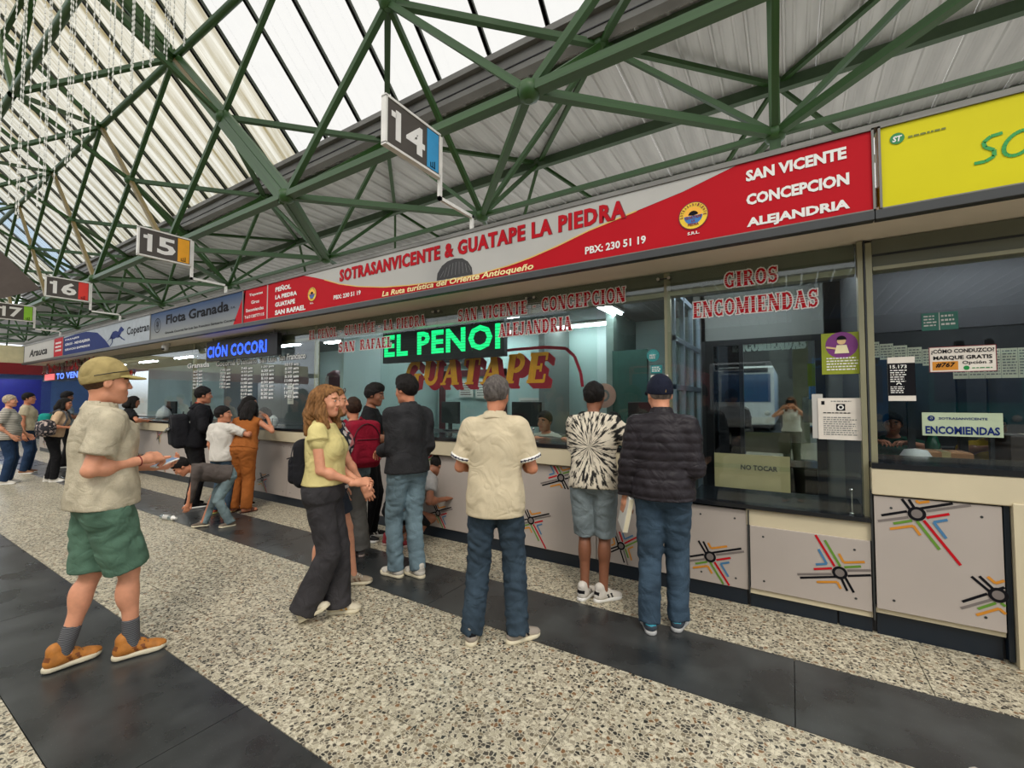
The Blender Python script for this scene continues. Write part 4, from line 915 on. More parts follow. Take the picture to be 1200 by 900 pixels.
# ================================================================== FAR END
fe = empty('wall_left', (-21.5, 3.6, 0), label='far end of the hall with cream beam and red band', kind='structure')
def fp(mb, nm): mb.v = [(v[0]+21.5, v[1]-3.6, v[2]) for v in mb.v]; return mb.build(nm, fe)
fp(MB().box(-21.6, -21.3, -6, 4.4, 2.78, 3.34, mat('cream_beam', (200,190,150), .6)), 'beam')
fp(MB().box(-21.6, -21.25, -6, 4.4, 2.42, 2.78, M['redd']), 'red_band')
fp(MB().box(-30, -29.9, -8, 8, 0, 2.9, mat('far_wall_blue', (70,100,150), .6)), 'far_wall')
fp(MB().box(-30, -21.6, -8, 8, 2.9, 3.0, M['mgrey']), 'far_ceiling')
fp(MB().box(-24.1, -24.0, 3.4, 4.9, .9, 2.35, mat('bright_blue_panel', (20,28,130), .5)), 'blue_panel')
fp(MB().box(-23.1, -23.0, -2, 3.3, 0, 1.1, M['mgrey']), 'low_wall')
for i in range(6):
    e = empty('ceiling_light', (-22.3-.9*i, 3.0, 2.75), PI/2, label='far bluish strip light beyond the red band', cat='ceiling light', group='strip lights beyond the red band')
    MB().box(-1.2, 1.2, -.06, .06, 0, .05, M['white']).build('housing', e); MB().tube((-1.15,0,-.02),(1.15,0,-.02),.03,M['tube'],6).build('tube', e)

# ================================================================== BEHIND THE PHOTOGRAPHER (seen in the mirror door)
tb = MB().box(-50, 40, -32, -26, 0, 9, mat('backdrop_grey', (84,86,84), .8, 0, .2, .5))  # unseen block added to darken glass reflections and cut side light
for i in range(22): tb.box(-48+i*4, -45.2+i*4, -25.98, -25.9, 3.2, 6.2, M['walld'])
tb.build('added_backdrop_building', None, label='unseen long grey building added behind the photographer to screen off low sky light', cat='building')
cp = empty('canopy', (0, -9, 0), label='ribbed canopy over the bus bays behind the photographer', cat='canopy')
mb = MB(); sh2 = mb.box(0, .27, -2, 5, 4.4, 4.43, mat('canopy_sheet', (215,215,220), .5)).build('canopy_sheet', cp, (-6, 0, 0))
for i in range(1, 44): inst(sh2, None, (-6+.3*i, 0, 0), cp)
for x in (-6, 0.35, 6.5): MB().box(x-.25, x+.25, -.2, .2, 0, 4.4, mat('olive_column', (112,114,98), .7)).build('column', cp)
def bus(x, y, rz, col, lab):
    e = empty('bus', (x, y, 0), rz, label=lab, cat='bus')
    MB().box(-1.25, 1.25, -9, 0, .35, 3.3, mat(col[0], col[1], .3), .08).build('body', e)
    MB().box(-1.1, 1.1, 0, .02, 1.5, 2.9, mat('bus_glass', (60,90,130), .08)).build('windscreen', e)
    MB().box(-1.25, 1.25, .0, .03, .4, .75, M['white']).build('bumper', e)
    for s in (-.95, .95):
        MB().lathe((s, .02, .95), [(.12,0),(.12,.03),(.05,.05)], M['white'], 12, 'y').build('headlamp', e)
        MB().tube((s*1.25, -2, .5), (s*1.02, -2, .5), .5, M['black'], 16).build('wheel', e)
    MB().box(-1.0, 1.0, .0, .025, 2.98, 3.2, M['black']).build('route_display', e)
bus(1.9, -14, 0, ('bus_blue', (30,130,200)), 'blue bus parked behind the photographer seen in the mirror door')
bus(-1.9, -14.5, 0, ('bus_white', (220,225,230)), 'white bus parked beside the blue one seen in reflection')
bus(5.6, -14.2, 0, ('bus_teal', (40,150,160)), 'teal bus parked right of the blue one seen in reflection')
bus(-5.6, -14.2, 0, ('bus_red', (180,40,50)), 'red bus parked left of the white one seen in reflection')
# ================================================================== FIGURES: implicit surfaces turned into meshes
class SDF:
    def __init__(s, lo, hi, h):
        s.h = h; s.lo = np.array(lo, np.float32); n = np.ceil((np.array(hi)-s.lo)/h).astype(int)+1; s.n = n
        s.D = np.full(tuple(n), .5, np.float32)
        s.ax = [s.lo[i]+np.arange(n[i], dtype=np.float32)*h for i in range(3)]
    def win(s, lo, hi, m):
        a = np.maximum(np.floor((np.array(lo)-m-s.lo)/s.h).astype(int), 0); b = np.minimum(np.ceil((np.array(hi)+m-s.lo)/s.h).astype(int)+1, s.n)
        if np.any(b <= a): return None
        sl = tuple(slice(a[i], b[i]) for i in range(3))
        g = (s.ax[0][sl[0]][:,None,None], s.ax[1][sl[1]][None,:,None], s.ax[2][sl[2]][None,None,:])
        return sl, g
    def mix(s, sl, d, k, op='u'):
        A = s.D[sl]
        if op == 'u':
            if k > 0:
                hh = np.clip(.5+.5*(A-d)/k, 0, 1); s.D[sl] = A*(1-hh)+d*hh-k*hh*(1-hh)
            else: s.D[sl] = np.minimum(A, d)
        elif op == 's':   # subtract
            d = -d
            if k > 0:
                hh = np.clip(.5-.5*(A-d)/k, 0, 1); s.D[sl] = A*(1-hh)+d*hh+k*hh*(1-hh)
            else: s.D[sl] = np.maximum(A, d)
    def cone(s, a, b, ra, rb, k=.02, infl=0, op='u', cut=None):
        a = np.array(a, np.float32); b = np.array(b, np.float32); ra = ra+infl; rb = rb+infl
        r = max(ra, rb); w = s.win(np.minimum(a, b)-r, np.maximum(a, b)+r, k+3*s.h)
        if w is None: return s
        sl, g = w; ba = b-a; L2 = float(ba@ba)+1e-9
        px, py, pz = g[0]-a[0], g[1]-a[1], g[2]-a[2]
        t = (px*ba[0]+py*ba[1]+pz*ba[2])/L2; tc = np.clip(t, 0, 1)
        d = np.sqrt((px-ba[0]*tc)**2+(py-ba[1]*tc)**2+(pz-ba[2]*tc)**2)-(ra+(rb-ra)*tc)
        L = math.sqrt(L2)
        if cut is not None:
            if cut in ('b', 'ab'): d = np.maximum(d, (t-1)*L)
            if cut in ('a', 'ab'): d = np.maximum(d, -t*L)
        s.mix(sl, d, k, op); return s
    def ell(s, c, r, k=.02, R3=None, infl=0, op='u'):
        c = np.array(c, np.float32); r = np.array(r, np.float32)+infl; m = float(r.max())
        w = s.win(c-m, c+m, k+3*s.h)
        if w is None: return s
        sl, g = w; px, py, pz = g[0]-c[0], g[1]-c[1], g[2]-c[2]
        if R3 is not None:
            q = [R3[0][i]*px+R3[1][i]*py+R3[2][i]*pz for i in range(3)]
        else: q = [px, py, pz]
        k0 = np.sqrt((q[0]/r[0])**2+(q[1]/r[1])**2+(q[2]/r[2])**2); k1 = np.sqrt((q[0]/r[0]**2)**2+(q[1]/r[1]**2)**2+(q[2]/r[2]**2)**2)+1e-6
        s.mix(sl, k0*(k0-1)/k1, k, op); return s
    def tube(s, a, b, r0, r1, X, k=.02, infl=0, op='u', cut='ab'):
        """elliptic tube from a to b; r0,r1 = (rx,ry) at the ends; X = unit x axis"""
        a = np.array(a, np.float32); b = np.array(b, np.float32); z = b-a; L = float(np.linalg.norm(z)); z = z/L
        X = np.array(X, np.float32); X = X-z*(X@z); X /= np.linalg.norm(X); Y = np.cross(z, X)
        m = max(*r0, *r1)+infl; w = s.win(np.minimum(a, b)-m, np.maximum(a, b)+m, k+3*s.h)
        if w is None: return s
        sl, g = w; p = (g[0]-a[0], g[1]-a[1], g[2]-a[2]); dot = lambda v: p[0]*v[0]+p[1]*v[1]+p[2]*v[2]
        t = dot(z); u = dot(X); v = dot(Y); f = np.clip(t/L, 0, 1)
        rx = r0[0]+(r1[0]-r0[0])*f+infl; ry = r0[1]+(r1[1]-r0[1])*f+infl
        d = (np.sqrt((u/rx)**2+(v/ry)**2)-1)*np.minimum(rx, ry)
        if 'b' in cut: d = np.maximum(d, t-L)
        if 'a' in cut: d = np.maximum(d, -t)
        s.mix(sl, d, k, op); return s
    def cutplane(s, p, n):
        """keeps the side the normal points away from"""
        n = np.array(n, np.float32); n = n/np.linalg.norm(n); p = np.array(p, np.float32)
        g = (s.ax[0][:,None,None], s.ax[1][None,:,None], s.ax[2][None,None,:])
        s.D = np.maximum(s.D, (g[0]-p[0])*n[0]+(g[1]-p[1])*n[1]+(g[2]-p[2])*n[2]); return s
    def noise(s, amp, f=1.0, seed=0, zs=1.0):
        g = (s.ax[0][:,None,None], s.ax[1][None,:,None], s.ax[2][None,None,:])
        m = np.abs(s.D) < .05
        r = np.random.RandomState(seed); d = 0
        X = g[0]+.03*np.sin(11*f*g[1]+seed)+.02*np.sin(17*f*g[2]*zs+seed*2); Y = g[1]+.03*np.sin(13*f*g[2]*zs+seed); Z = g[2]*zs+.04*np.sin(9*f*g[0]+1+seed)
        for i in range(5):
            v = r.normal(size=3); v /= np.linalg.norm(v); q = f*r.uniform(14, 46)
            d = d+(1-2*np.abs(np.sin(q*(X*v[0]+Y*v[1]+Z*v[2])*.5+r.uniform(0, 6))))/(5*(q/28)**.5)
        s.D = s.D+amp*d*m; return s
    def mesh(s):
        D = s.D; n = D.shape; ins = D < 0
        # cells crossed by the surface
        c = np.zeros((n[0]-1, n[1]-1, n[2]-1), np.uint8)
        for dx in (0,1):
            for dy in (0,1):
                for dz in (0,1): c += ins[dx:n[0]-1+dx, dy:n[1]-1+dy, dz:n[2]-1+dz]
        act = (c > 0) & (c < 8); idx = np.argwhere(act)
        if len(idx) == 0: return np.zeros((0,3)), np.zeros((0,4), int)
        ids = -np.ones(act.shape, np.int64); ids[act] = np.arange(len(idx))
        acc = np.zeros((len(idx), 3)); cnt = np.zeros(len(idx))
        I, J, K = idx.T
        for ax in range(3):
            o = [a for a in range(3) if a != ax]
            for u in (0,1):
                for v in (0,1):
                    p = [I.copy(), J.copy(), K.copy()]; p[o[0]] = p[o[0]]+u; p[o[1]] = p[o[1]]+v
                    q = [x.copy() for x in p]; q[ax] = q[ax]+1
                    d0 = D[p[0], p[1], p[2]]; d1 = D[q[0], q[1], q[2]]; m = (d0 < 0) != (d1 < 0)
                    t = np.where(m, d0/(d0-d1+1e-12), 0)
                    off = np.zeros((len(idx), 3)); off[:, o[0]] = u; off[:, o[1]] = v; off[:, ax] = t
                    acc[m] += off[m]; cnt += m
        V = (idx+acc/cnt[:,None])*s.h+s.lo
        F = []
        for ax in range(3):
            o = [(ax+1) % 3, (ax+2) % 3]
            a0 = [slice(None)]*3; a1 = [slice(None)]*3; a0[ax] = slice(0, -1); a1[ax] = slice(1, None)
            i0 = ins[tuple(a0)]; i1 = ins[tuple(a1)]; e = np.argwhere(i0 != i1)
            ok = (e[:, o[0]] > 0) & (e[:, o[1]] > 0) & (e[:, o[0]] < n[o[0]]-1) & (e[:, o[1]] < n[o[1]]-1); e = e[ok]
            def gid(u, v):
                p = e.copy(); p[:, o[0]] -= u; p[:, o[1]] -= v; return ids[p[:,0], p[:,1], p[:,2]]
            q = np.stack([gid(1,1), gid(0,1), gid(0,0), gid(1,0)], 1)
            fl = i0[e[:,0], e[:,1], e[:,2]]; q[~fl] = q[~fl][:, ::-1]; F.append(q)
        return V, np.concatenate(F)
def mesh_obj(name, parts, parent=None, loc=None, **kw):
    """parts: list of (V, F, material or list-of-materials, face material index or None)"""
    me = bpy.data.meshes.new(name); V = []; F = []; MI = []; off = 0; mats = []
    for V_, F_, m, fi in parts:
        ms = m if isinstance(m, list) else [m]; mp = []
        for q in ms:
            if q not in mats: mats.append(q)
            mp.append(mats.index(q))
        V.append(V_); F.append(F_+off); off += len(V_)
        MI.append(np.full(len(F_), mp[0]) if fi is None else np.array(mp)[fi])
    V = np.concatenate(V); F = np.concatenate(F); MI = np.concatenate(MI)
    me.vertices.add(len(V)); me.vertices.foreach_set('co', V.astype(np.float32).ravel())
    me.loops.add(F.size); me.loops.foreach_set('vertex_index', F.astype(np.int32).ravel())
    me.polygons.add(len(F)); me.polygons.foreach_set('loop_start', np.arange(0, F.size, 4, dtype=np.int32))
    me.polygons.foreach_set('material_index', MI.astype(np.int32)); me.polygons.foreach_set('use_smooth', np.ones(len(F), bool))
    for m in mats: me.materials.append(m)
    me.update(calc_edges=True)
    o = bpy.data.objects.new(name, me); COL.objects.link(o)
    if parent: o.parent = parent
    if loc is not None: o.location = loc
    return tag(o, **kw)
nv = lambda v: np.array(v, float)
def unit(v): v = nv(v); return v/max(np.linalg.norm(v), 1e-9)
def rotm(rx=0, ry=0, rz=0): return np.array(Euler((R(rx), R(ry), R(rz)), 'XYZ').to_matrix())
def ik(a, t, l1, l2, pole):
    a = nv(a); t = nv(t); d = t-a; L = np.linalg.norm(d); Lm = (l1+l2)*.995
    if L > Lm: t = a+d/L*Lm; d = t-a; L = Lm
    u = d/L; x = (l1*l1-l2*l2+L*L)/(2*L); h = math.sqrt(max(l1*l1-x*x, 0)); p = nv(pole); p = p-u*(p@u); p = unit(p)
    return a+u*x+p*h, t
def hand_sdf(W_, d, n, side, curl, h, spread=1.0, thumb=.5):
    """hand from wrist W_ along d, palm facing n; thumb on the side given by side"""
    d = unit(d); n = nv(n); n = unit(n-d*(n@d)); s_ = np.cross(d, n)*side   # towards the thumb
    lo = W_-.20; hi = W_+.20
    g = SDF(lo, hi, h)
    base = []
    for i, o in enumerate((.030, .010, -.010, -.029)):
        kb = W_+d*(.092-.006*abs(i-1))+s_*o*spread
        g.cone(W_+s_*o*.55+d*.01, kb, .0165, .0115, .014); base.append(kb)
    g.cone(W_-d*.04, W_+d*.015, .024, .024, .02)
    Ls = [(.043,.026,.021), (.048,.029,.022), (.044,.027,.021), (.034,.021,.018)]
    for i, b in enumerate(base):
        a = b; ang = 0
        for j, l in enumerate(Ls[i]):
            ang += R(curl[j]*(1+.06*i)); v = d*math.cos(ang)+n*math.sin(ang)+s_*(.10-.065*i)*spread
            q = a+unit(v)*l; g.cone(a, q, (.0092, .0085, .0078)[j], (.0085, .0078, .0068)[j], .003); a = q
    t0 = W_+d*.022+s_*.022+n*.006; t1 = t0+unit(d*.7+s_*.75+n*thumb)*.040; t2 = t1+unit(d*.9+s_*.25+n*thumb)*.030; t3 = t2+unit(d+n*thumb*.8-s_*.05)*.024
    g.cone(t0, t1, .016, .0115, .012).cone(t1, t2, .011, .0098, .004).cone(t2, t3, .0098, .0078, .003)
    return g.mesh()

SKIN = dict(light=(214,150,118), tan=(196,130,98), mid=(170,112,82), brown=(136,88,64), dark=(98,64,50))
def skin(k): return mat('skin_'+k, SKIN[k], .5, 0, .07, 30, .12, 300, spec=.4)
def cloth(nm, c, var=.10, bump=.35, bs=220, rough=.85, scale=9):
    new = 'cloth_'+nm not in MATS; m = mat('cloth_'+nm, c, rough, 0, var*1.5, scale, bump, bs, spec=.2)
    if new:   # creases under the weave
        nt = m.node_tree; L = nt.links.new; b = nt.nodes['Principled BSDF']; w = N(nt, 'ShaderNodeTexNoise'); w.inputs['Scale'].default_value = 6.5; w.inputs['Detail'].default_value = 2; w.inputs['Distortion'].default_value = .9
        t = [n for n in nt.nodes if n.type == 'TEX_COORD'][0]; L(t.outputs['Object'], w.inputs['Vector'])
        a = N(nt, 'ShaderNodeMath', operation='SUBTRACT'); a.inputs[1].default_value = .5; ab = N(nt, 'ShaderNodeMath', operation='ABSOLUTE'); L(w.outputs[0], a.inputs[0]); L(a.outputs[0], ab.inputs[0])
        bp = N(nt, 'ShaderNodeBump'); bp.inputs['Strength'].default_value = .42; bp.inputs['Distance'].default_value = .075; L(ab.outputs[0], bp.inputs['Height'])
        old = b.inputs['Normal'].links[0].from_node if b.inputs['Normal'].links else None
        if old: L(bp.outputs[0], old.inputs['Normal'])
        else: L(bp.outputs[0], b.inputs['Normal'])
    return m
def hairm(nm, c): return mat('hair_'+nm, c, .6, 0, .45, 60, .9, 220, stretch=(1,1,.3), spec=.18)
def person(label, loc, yaw, h=1.70, sex='m', group=None, res=.012, hres=.007, girth=1.0, lean=0, twist=0, head=(0,0), skn='mid', side_lean=0,
           rh=(.25,.02,.80), lh=(-.25,.02,.80), rpole=(.5,-1,-.2), lpole=(-.5,-1,-.2), ra=(.10,0), la=(-.10,0), rtoe=-8, ltoe=8, rlift=0, llift=0, rpitch=0, lpitch=0,
           kpole=(0,1,0), hair='short', hairc=('black',(26,22,20)), top=None, bottom=None, shoes=None, curl=(25,35,20), rn=None, ln=None, rd=None, ld=None, hipz=None, poff=(0,0), socks=None, cap=None, extras=None, headscale=1.0, rthumb=.5, lthumb=.5, noface=False):
    s = h/1.75; root = empty('person', loc, R(yaw), label=label, cat='person', group=group); f = sex == 'f'
    SK = skin(skn); sc = lambda V: V*s
    J = {}
    fx = (ra[0]+la[0])/2; fy = (ra[1]+la[1])/2
    A = {+1: nv([ra[0], ra[1], .085+rlift]), -1: nv([la[0], la[1], .085+llift])}
    hz = hipz or .925; 
    for sd in (1, -1):
        dx = np.linalg.norm((A[sd]-nv([fx+sd*.09, fy, 0]))[:2]); hz = min(hz, A[sd][2]+math.sqrt(max(.85**2-dx*dx, .1)))
    P = nv([fx+poff[0], fy+poff[1], hz]); lr = rotm(-lean, side_lean, 0); tr = lr@rotm(0, 0, twist)
    T = lambda x, y, z: P+lr@nv([x, y, z-.0]) if z < .18 else P+tr@nv([x, y, z])
    neck = T(0, -.012, .555); hc = neck+tr@rotm(0,0,0)@nv([0, .025, .145]); hr = tr@rotm(head[1], 0, head[0])
    hc = neck+tr@nv([0,.0,.06])+hr@nv([0,.022,.09])
    hw = .092 if not f else .095; shx = (.168 if not f else .150)*(.75+.25*girth)
    hip = {sd: P+lr@nv([sd*.088, 0, 0]) for sd in (1,-1)}; sho = {sd: T(sd*shx, -.01, .485) for sd in (1,-1)}
    knee = {}; ank = {}; elb = {}; wri = {}
    for sd, tgt, pole in ((1, rh, rpole), (-1, lh, lpole)):
        elb[sd], wri[sd] = ik(sho[sd], nv(tgt)+nv([fx, fy, 0]), .285, .262, pole)
    for sd in (1,-1): knee[sd], ank[sd] = ik(hip[sd], A[sd], .43, .42, kpole)
    g = girth; tz = tr@nv([0,0,1]); X = tr@nv([1,0,0]); lX = lr@nv([1,0,0])
    torso = [('e', P+lr@nv([0,-.008,.03]), (.162*g if not f else .172*g, .112*g, .125), .05, lr), ('e', T(0,.004*g,.17), ((.140 if not f else .122)*g, .098*g, .14), .06, lr),
             ('e', T(0,.0,.35), ((.160 if not f else .140)*(g*.5+.5), .112*(g*.5+.5), .175), .05, tr)]
    if f: torso += [('e', T(.065,.085,.345), (.062,.055,.062), .03, tr), ('e', T(-.065,.085,.345), (.062,.055,.062), .03, tr)]
    else: torso += [('e', T(.07,.05,.385), (.085,.06,.08), .04, tr), ('e', T(-.07,.05,.385), (.085,.06,.08), .04, tr)]
    if g > 1.1: torso += [('e', T(0,.05*g,.13), (.125*g,.09*g,.11), .05, lr)]
    am = 1.0 if not f else .86
    am *= (.6+.4*g)
    def add_torso(G, infl=0, k=1):
        for t, c, r, kk, R3 in torso: G.ell(c, r, kk, R3, infl)
        
        for sd in (1,-1): G.cone(sho[sd]+tr@nv([-sd*.015,0,-.005]), T(sd*.035,-.018,.515), .046*am, .050, .045, infl)
        G.cone(T(0,-.02,.44), neck-tr@nv([0,0,.02]), .075, .052, .05, infl)
    allp = np.array([P, neck, hc+nv([0,0,.14]), hc-nv([.13,.13,0]), hc+nv([.13,.13,0])]+list(hip.values())+list(sho.values())+list(knee.values())+list(ank.values())+list(elb.values())+list(wri.values()))
    lo = allp.min(0)-.24; hi = allp.max(0)+.24; lo[2] = max(lo[2], -.03)
    # ---- body
    G = SDF(lo, hi, res)
    add_torso(G)
    G.cone(T(0,-.02,.47), hc-hr@nv([0,.032,.07]), .046*(1 if not f else .88), .044*(1 if not f else .88), .03)
    for sd in (1,-1):
        G.cone(sho[sd], elb[sd], .050*am, .038*am, .03).cone(elb[sd], wri[sd], .038*am, .026*am, .012)
        fm = elb[sd]*.72+wri[sd]*.28; G.ell(fm, (.041*am,.041*am,.05*am), .025)
        G.cone(hip[sd], knee[sd], .082*(.5+.5*g), .052, .04).cone(knee[sd], ank[sd], .050, .034, .015)
        cm = knee[sd]*.70+ank[sd]*.30+nv([0,-.016,0]); G.ell(cm, (.049,.052,.095), .025)
        G.cone(ank[sd], ank[sd]+nv([0,.02,-.03]), .034, .034, .01)
    bV, bF = G.mesh(); parts = [(sc(bV), bF, SK, None)]
    # ---- head
    hs = headscale*(1.0 if not f else .95)
    HG = SDF([-.13,-.15,-.19], [.13,.16,.16], hres)
    HG.ell((0,-.012,.032), (.076,.096,.093), .02).ell((0,.02,-.015), (.066,.072,.085), .03).ell((0,.038,-.07), (.048,.048,.045), .03)
    HG.cone((-.03,-.01,-.075), (-.012,.06,-.098), .028, .02, .02).cone((.03,-.01,-.075), (.012,.06,-.098), .028, .02, .02)
    HG.ell((0,.074,-.092), (.022,.017,.018), .015)
    HG.cone((0,.088,.022), (0,.106,-.024), .008, .0115, .009).ell((.012,.094,-.027), (.008,.009,.007), .006).ell((-.012,.094,-.027), (.008,.009,.007), .006)
    HG.cone((-.032,.082,.030), (.032,.082,.030), .011, .011, .014)
    for sd in (1,-1):
        HG.ell((sd*.031,.096,.010), (.015,.016,.011), .012, op='s'); HG.ell((sd*.044,.056,-.03), (.022,.024,.022), .02)
        HG.ell((sd*.077,-.008,-.002), (.010,.020,.031), .006, rotm(-12,0,0)); HG.ell((sd*.087,-.002,.0), (.006,.011,.018), .005, op='s')
        HG.ell((sd*.031,.078,.010), (.0145,.0125,.0095), .003)
    HG.cone((-.020,.085,-.054), (.020,.085,-.054), .0065, .0065, .008).cone((-.015,.085,-.064), (.015,.085,-.064), .007, .007, .008)
    HG.cone((-.024,.094,-.0592), (.024,.094,-.0592), .002, .002, .003, op='s')
    HG.cone((0,-.030,-.05), (0,-.042,-.17), .043*(1 if not f else .92), .044*(1 if not f else .92), .03)
    HV, HF = HG.mesh()
    cen = HV[HF].mean(1); lip = (np.abs(cen[:,2]+.059) < .011) & (np.abs(cen[:,0]) < .024) & (cen[:,1] > .083)
    brow = (np.abs(cen[:,2]-.030-.004*np.cos(cen[:,0]*40)) < .0055) & (np.abs(np.abs(cen[:,0])-.034) < .019) & (cen[:,1] > .06)
    fi = np.zeros(len(HF), int); fi[lip] = 1; fi[brow] = 2
    LIP = mat('lips_'+skn, tuple(int(c*.80) if i else int(c*.95) for i, c in enumerate(SKIN[skn])), .45); HM = hairm(*hairc)
    toW = lambda V: sc((hr@(V*hs).T).T+hc)
    parts.append((toW(HV), HF, [SK, LIP, HM], fi))
    # eyes
    ew = mat('eye_white', (190,184,176), .2, var=0); ei = mat('iris_brown', (40,24,16), .15, var=0)
    eb = MB(); 
    for sd in (1,-1):
        for (c, r, m_) in (((sd*.031,.0825,.009), .0105, ew), ((sd*.031,.0875,.009), .0072, ei)):
            vs = []; n1, n2 = 8, 6
            for a in range(n2+1):
                for b in range(n1): th = PI*a/n2; ph = 2*PI*b/n1; vs.append([c[0]+r*math.sin(th)*math.cos(ph), c[1]+r*math.cos(th), c[2]+r*.8*math.sin(th)*math.sin(ph)])
            fs = [(a*n1+b, a*n1+(b+1) % n1, (a+1)*n1+(b+1) % n1, (a+1)*n1+b) for a in range(n2) for b in range(n1)]
            parts.append((toW(nv(vs)), np.array(fs), m_, None))
    # ---- hands
    for sd, n_, d_, th in ((1, rn, rd, rthumb), (-1, ln, ld, lthumb)):
        fd = unit(wri[sd]-elb[sd]); d_ = fd if d_ is None else unit(d_); n_ = nv(n_) if n_ is not None else tr@nv([-sd, 0, 0]) if abs(fd[2]) > .6 else nv([0,0,-1.])
        hres_ = max(.0042, hres*.6)
        V, F = hand_sdf(wri[sd]+d_*.012, d_, n_, 1 if sd > 0 else -1, curl if not isinstance(curl, dict) else curl[sd], hres_, th) if False else hand_sdf(wri[sd]+d_*.012, d_, n_, sd, curl if not isinstance(curl, dict) else curl[sd], hres_, 1.0, th)
        parts.append((sc(V), F, SK, None))
    body = mesh_obj('body', parts, root)
    cres = res
    # ---- trousers / shorts / skirt
    b = bottom
    if b:
        G = SDF(lo, hi, cres); fr = b.get('frac', 1.0)    # 1 = full length
        G.ell(P+lr@nv([0,-.008,.03]), (.165*g if not f else .175*g, .116*g, .12), .04, lr, b.get('fit', .010)); G.tube(P+lr@nv([0,0,-.02]), P+lr@nv([0,0,.17]), (.155*g,.112*g), ((.142 if not f else .126)*g,.102*g), lX, .03, .012)
        for sd in (1,-1):
            w0, w1, w2 = b.get('w', (.095, .068, .060)); w0 *= (.45+.55*g)
            if fr >= 1 or fr > .55:
                e = ank[sd] if fr >= 1 else knee[sd]+(ank[sd]-knee[sd])*((fr-.5)*2)
                G.cone(hip[sd]+nv([0,-.005,-.02]), knee[sd], w0, w1, .03, cut=None); G.cone(knee[sd], e+nv([0,-.008,-.02 if fr >= 1 else 0]), w1, w2, .012, cut='b')
            else:
                e = hip[sd]+(knee[sd]-hip[sd])*(fr*2); G.cone(hip[sd]+nv([sd*.004,-.005,-.02]), e, w0, w2, .012, cut='b')
        if b.get('skirt'): 
            G.tube(P+lr@nv([0,0,-.40*fr*2]), P+lr@nv([0,0,.02]), b['skirt'], (.165,.12), lX, .03)
        G.noise(1.8*b.get('fold', .006), 2.2*b.get('ff', .8), b.get('seed', 1), b.get('zs', 1.2)); G.D = G.D-.005; G.cutplane(P+lr@nv([0,0,.165]), lr@nv([0,0,1]))
        V, F = G.mesh(); ms = b['m']; fi = None
        if isinstance(ms, list):
            c = V[F].mean(1); fi = b['pick'](c, dict(P=P, hip=hip, knee=knee, ank=ank)).astype(int)
        tb_ = mesh_obj(b.get('name', 'trousers'), [(sc(V), F, ms, fi)], root)
        if b.get('belt'):
            G = SDF(lo, hi, .009); G.tube(P+lr@nv([0,0,.135]), P+lr@nv([0,0,.172]), (.150*g,.108*g), (.146*g,.106*g), lX, 0, .015); V, F = G.mesh(); mesh_obj('belt', [(sc(V), F, b['belt'], None)], root)
    # ---- top
    t = top
    if t:
        for layer in ([t] if not isinstance(t, list) else t):
            t = layer; fit = t.get('fit', .014); hem = t.get('hem', .0); sl = t.get('sleeve', .55)   # hem: height relative to hips; sleeve 0..1 upper arm, 2 = wrist
            G = SDF(lo, hi, t.get('res', cres)); add_torso(G, fit)
            hr_ = t.get('hemr', ((.172*g if not f else .168*g), .128*g))
            G.tube(P+lr@nv([0,0,hem]), T(0,.0,.40), hr_, (.125*(g*.5+.5), .090*(g*.5+.5)), lX, .07, fit*.5, cut='ab')
            wa = t.get('arm', .062)*am
            for sd in (1,-1):
                if sl > .15: G.cone(sho[sd]+tr@nv([-sd*.01,0,0]), sho[sd]+(elb[sd]-sho[sd])*.3, .050*am+fit*.9, .048*am+fit*.9, .02)
                if sl <= 1:
                    if sl > 0: e = sho[sd]+(elb[sd]-sho[sd])*sl; G.cone(sho[sd]+tr@nv([-sd*.01,0,-.008]), e, wa*.92, t.get('cuffr', wa*1.05), .03, cut='b')
                else:
                    fr = sl-1; G.cone(sho[sd]+tr@nv([-sd*.01,0,-.008]), elb[sd], wa*.95, wa*.88, .03); e = elb[sd]+(wri[sd]-elb[sd])*fr; G.cone(elb[sd], e, wa*.88, t.get('cuffr', wa*.70), .012, cut='b')
            G.noise(1.9*t.get('fold', .007), 2.4*t.get('ff', .8), t.get('seed', 3), t.get('zs', .6))
            G.D = G.D-.003
            if t.get('quilt'):
                g3 = (G.ax[0][:,None,None], G.ax[1][None,:,None], G.ax[2][None,None,:]); q = np.abs(np.sin(PI*(g3[2]+.12*np.abs(g3[0])*0)/t['quilt'])); G.D = G.D-.010*(q**.5-.6)*(np.abs(G.D) < .05)
            G.cutplane(P+lr@nv([0,0,hem+.004]), lr@nv([0,0,-1]))
            # neckline
            nz = t.get('neck', .0); G.cutplane(T(0,0,.562+nz), unit(tr@nv([0,.25,1])))
            V, F = G.mesh(); ms = t['m']; fi = None
            if isinstance(ms, list): c = V[F].mean(1); fi = t['pick'](c, dict(P=P, T=T, tr=tr, sho=sho, elb=elb, wri=wri)).astype(int)
            so = mesh_obj(t.get('name', 'shirt'), [(sc(V), F, ms, fi)], root)
            if t.get('collar'):
                G = SDF(hc-.25, hc+.2, .008); c0 = T(0,-.020,.535); c1 = T(0,-.010,.585+t.get('ch', 0)); 
                G.tube(c0, c1, (.098,.090), (.070,.070), X, 0); G.tube(c0-tz*.01, c1+tz*.02, (.082,.076), (.060,.060), X, 0, op='s'); G.noise(.002, 1, 4)
                V, F = G.mesh(); mesh_obj('collar', [(sc(V), F, t['collar'], None)], so)
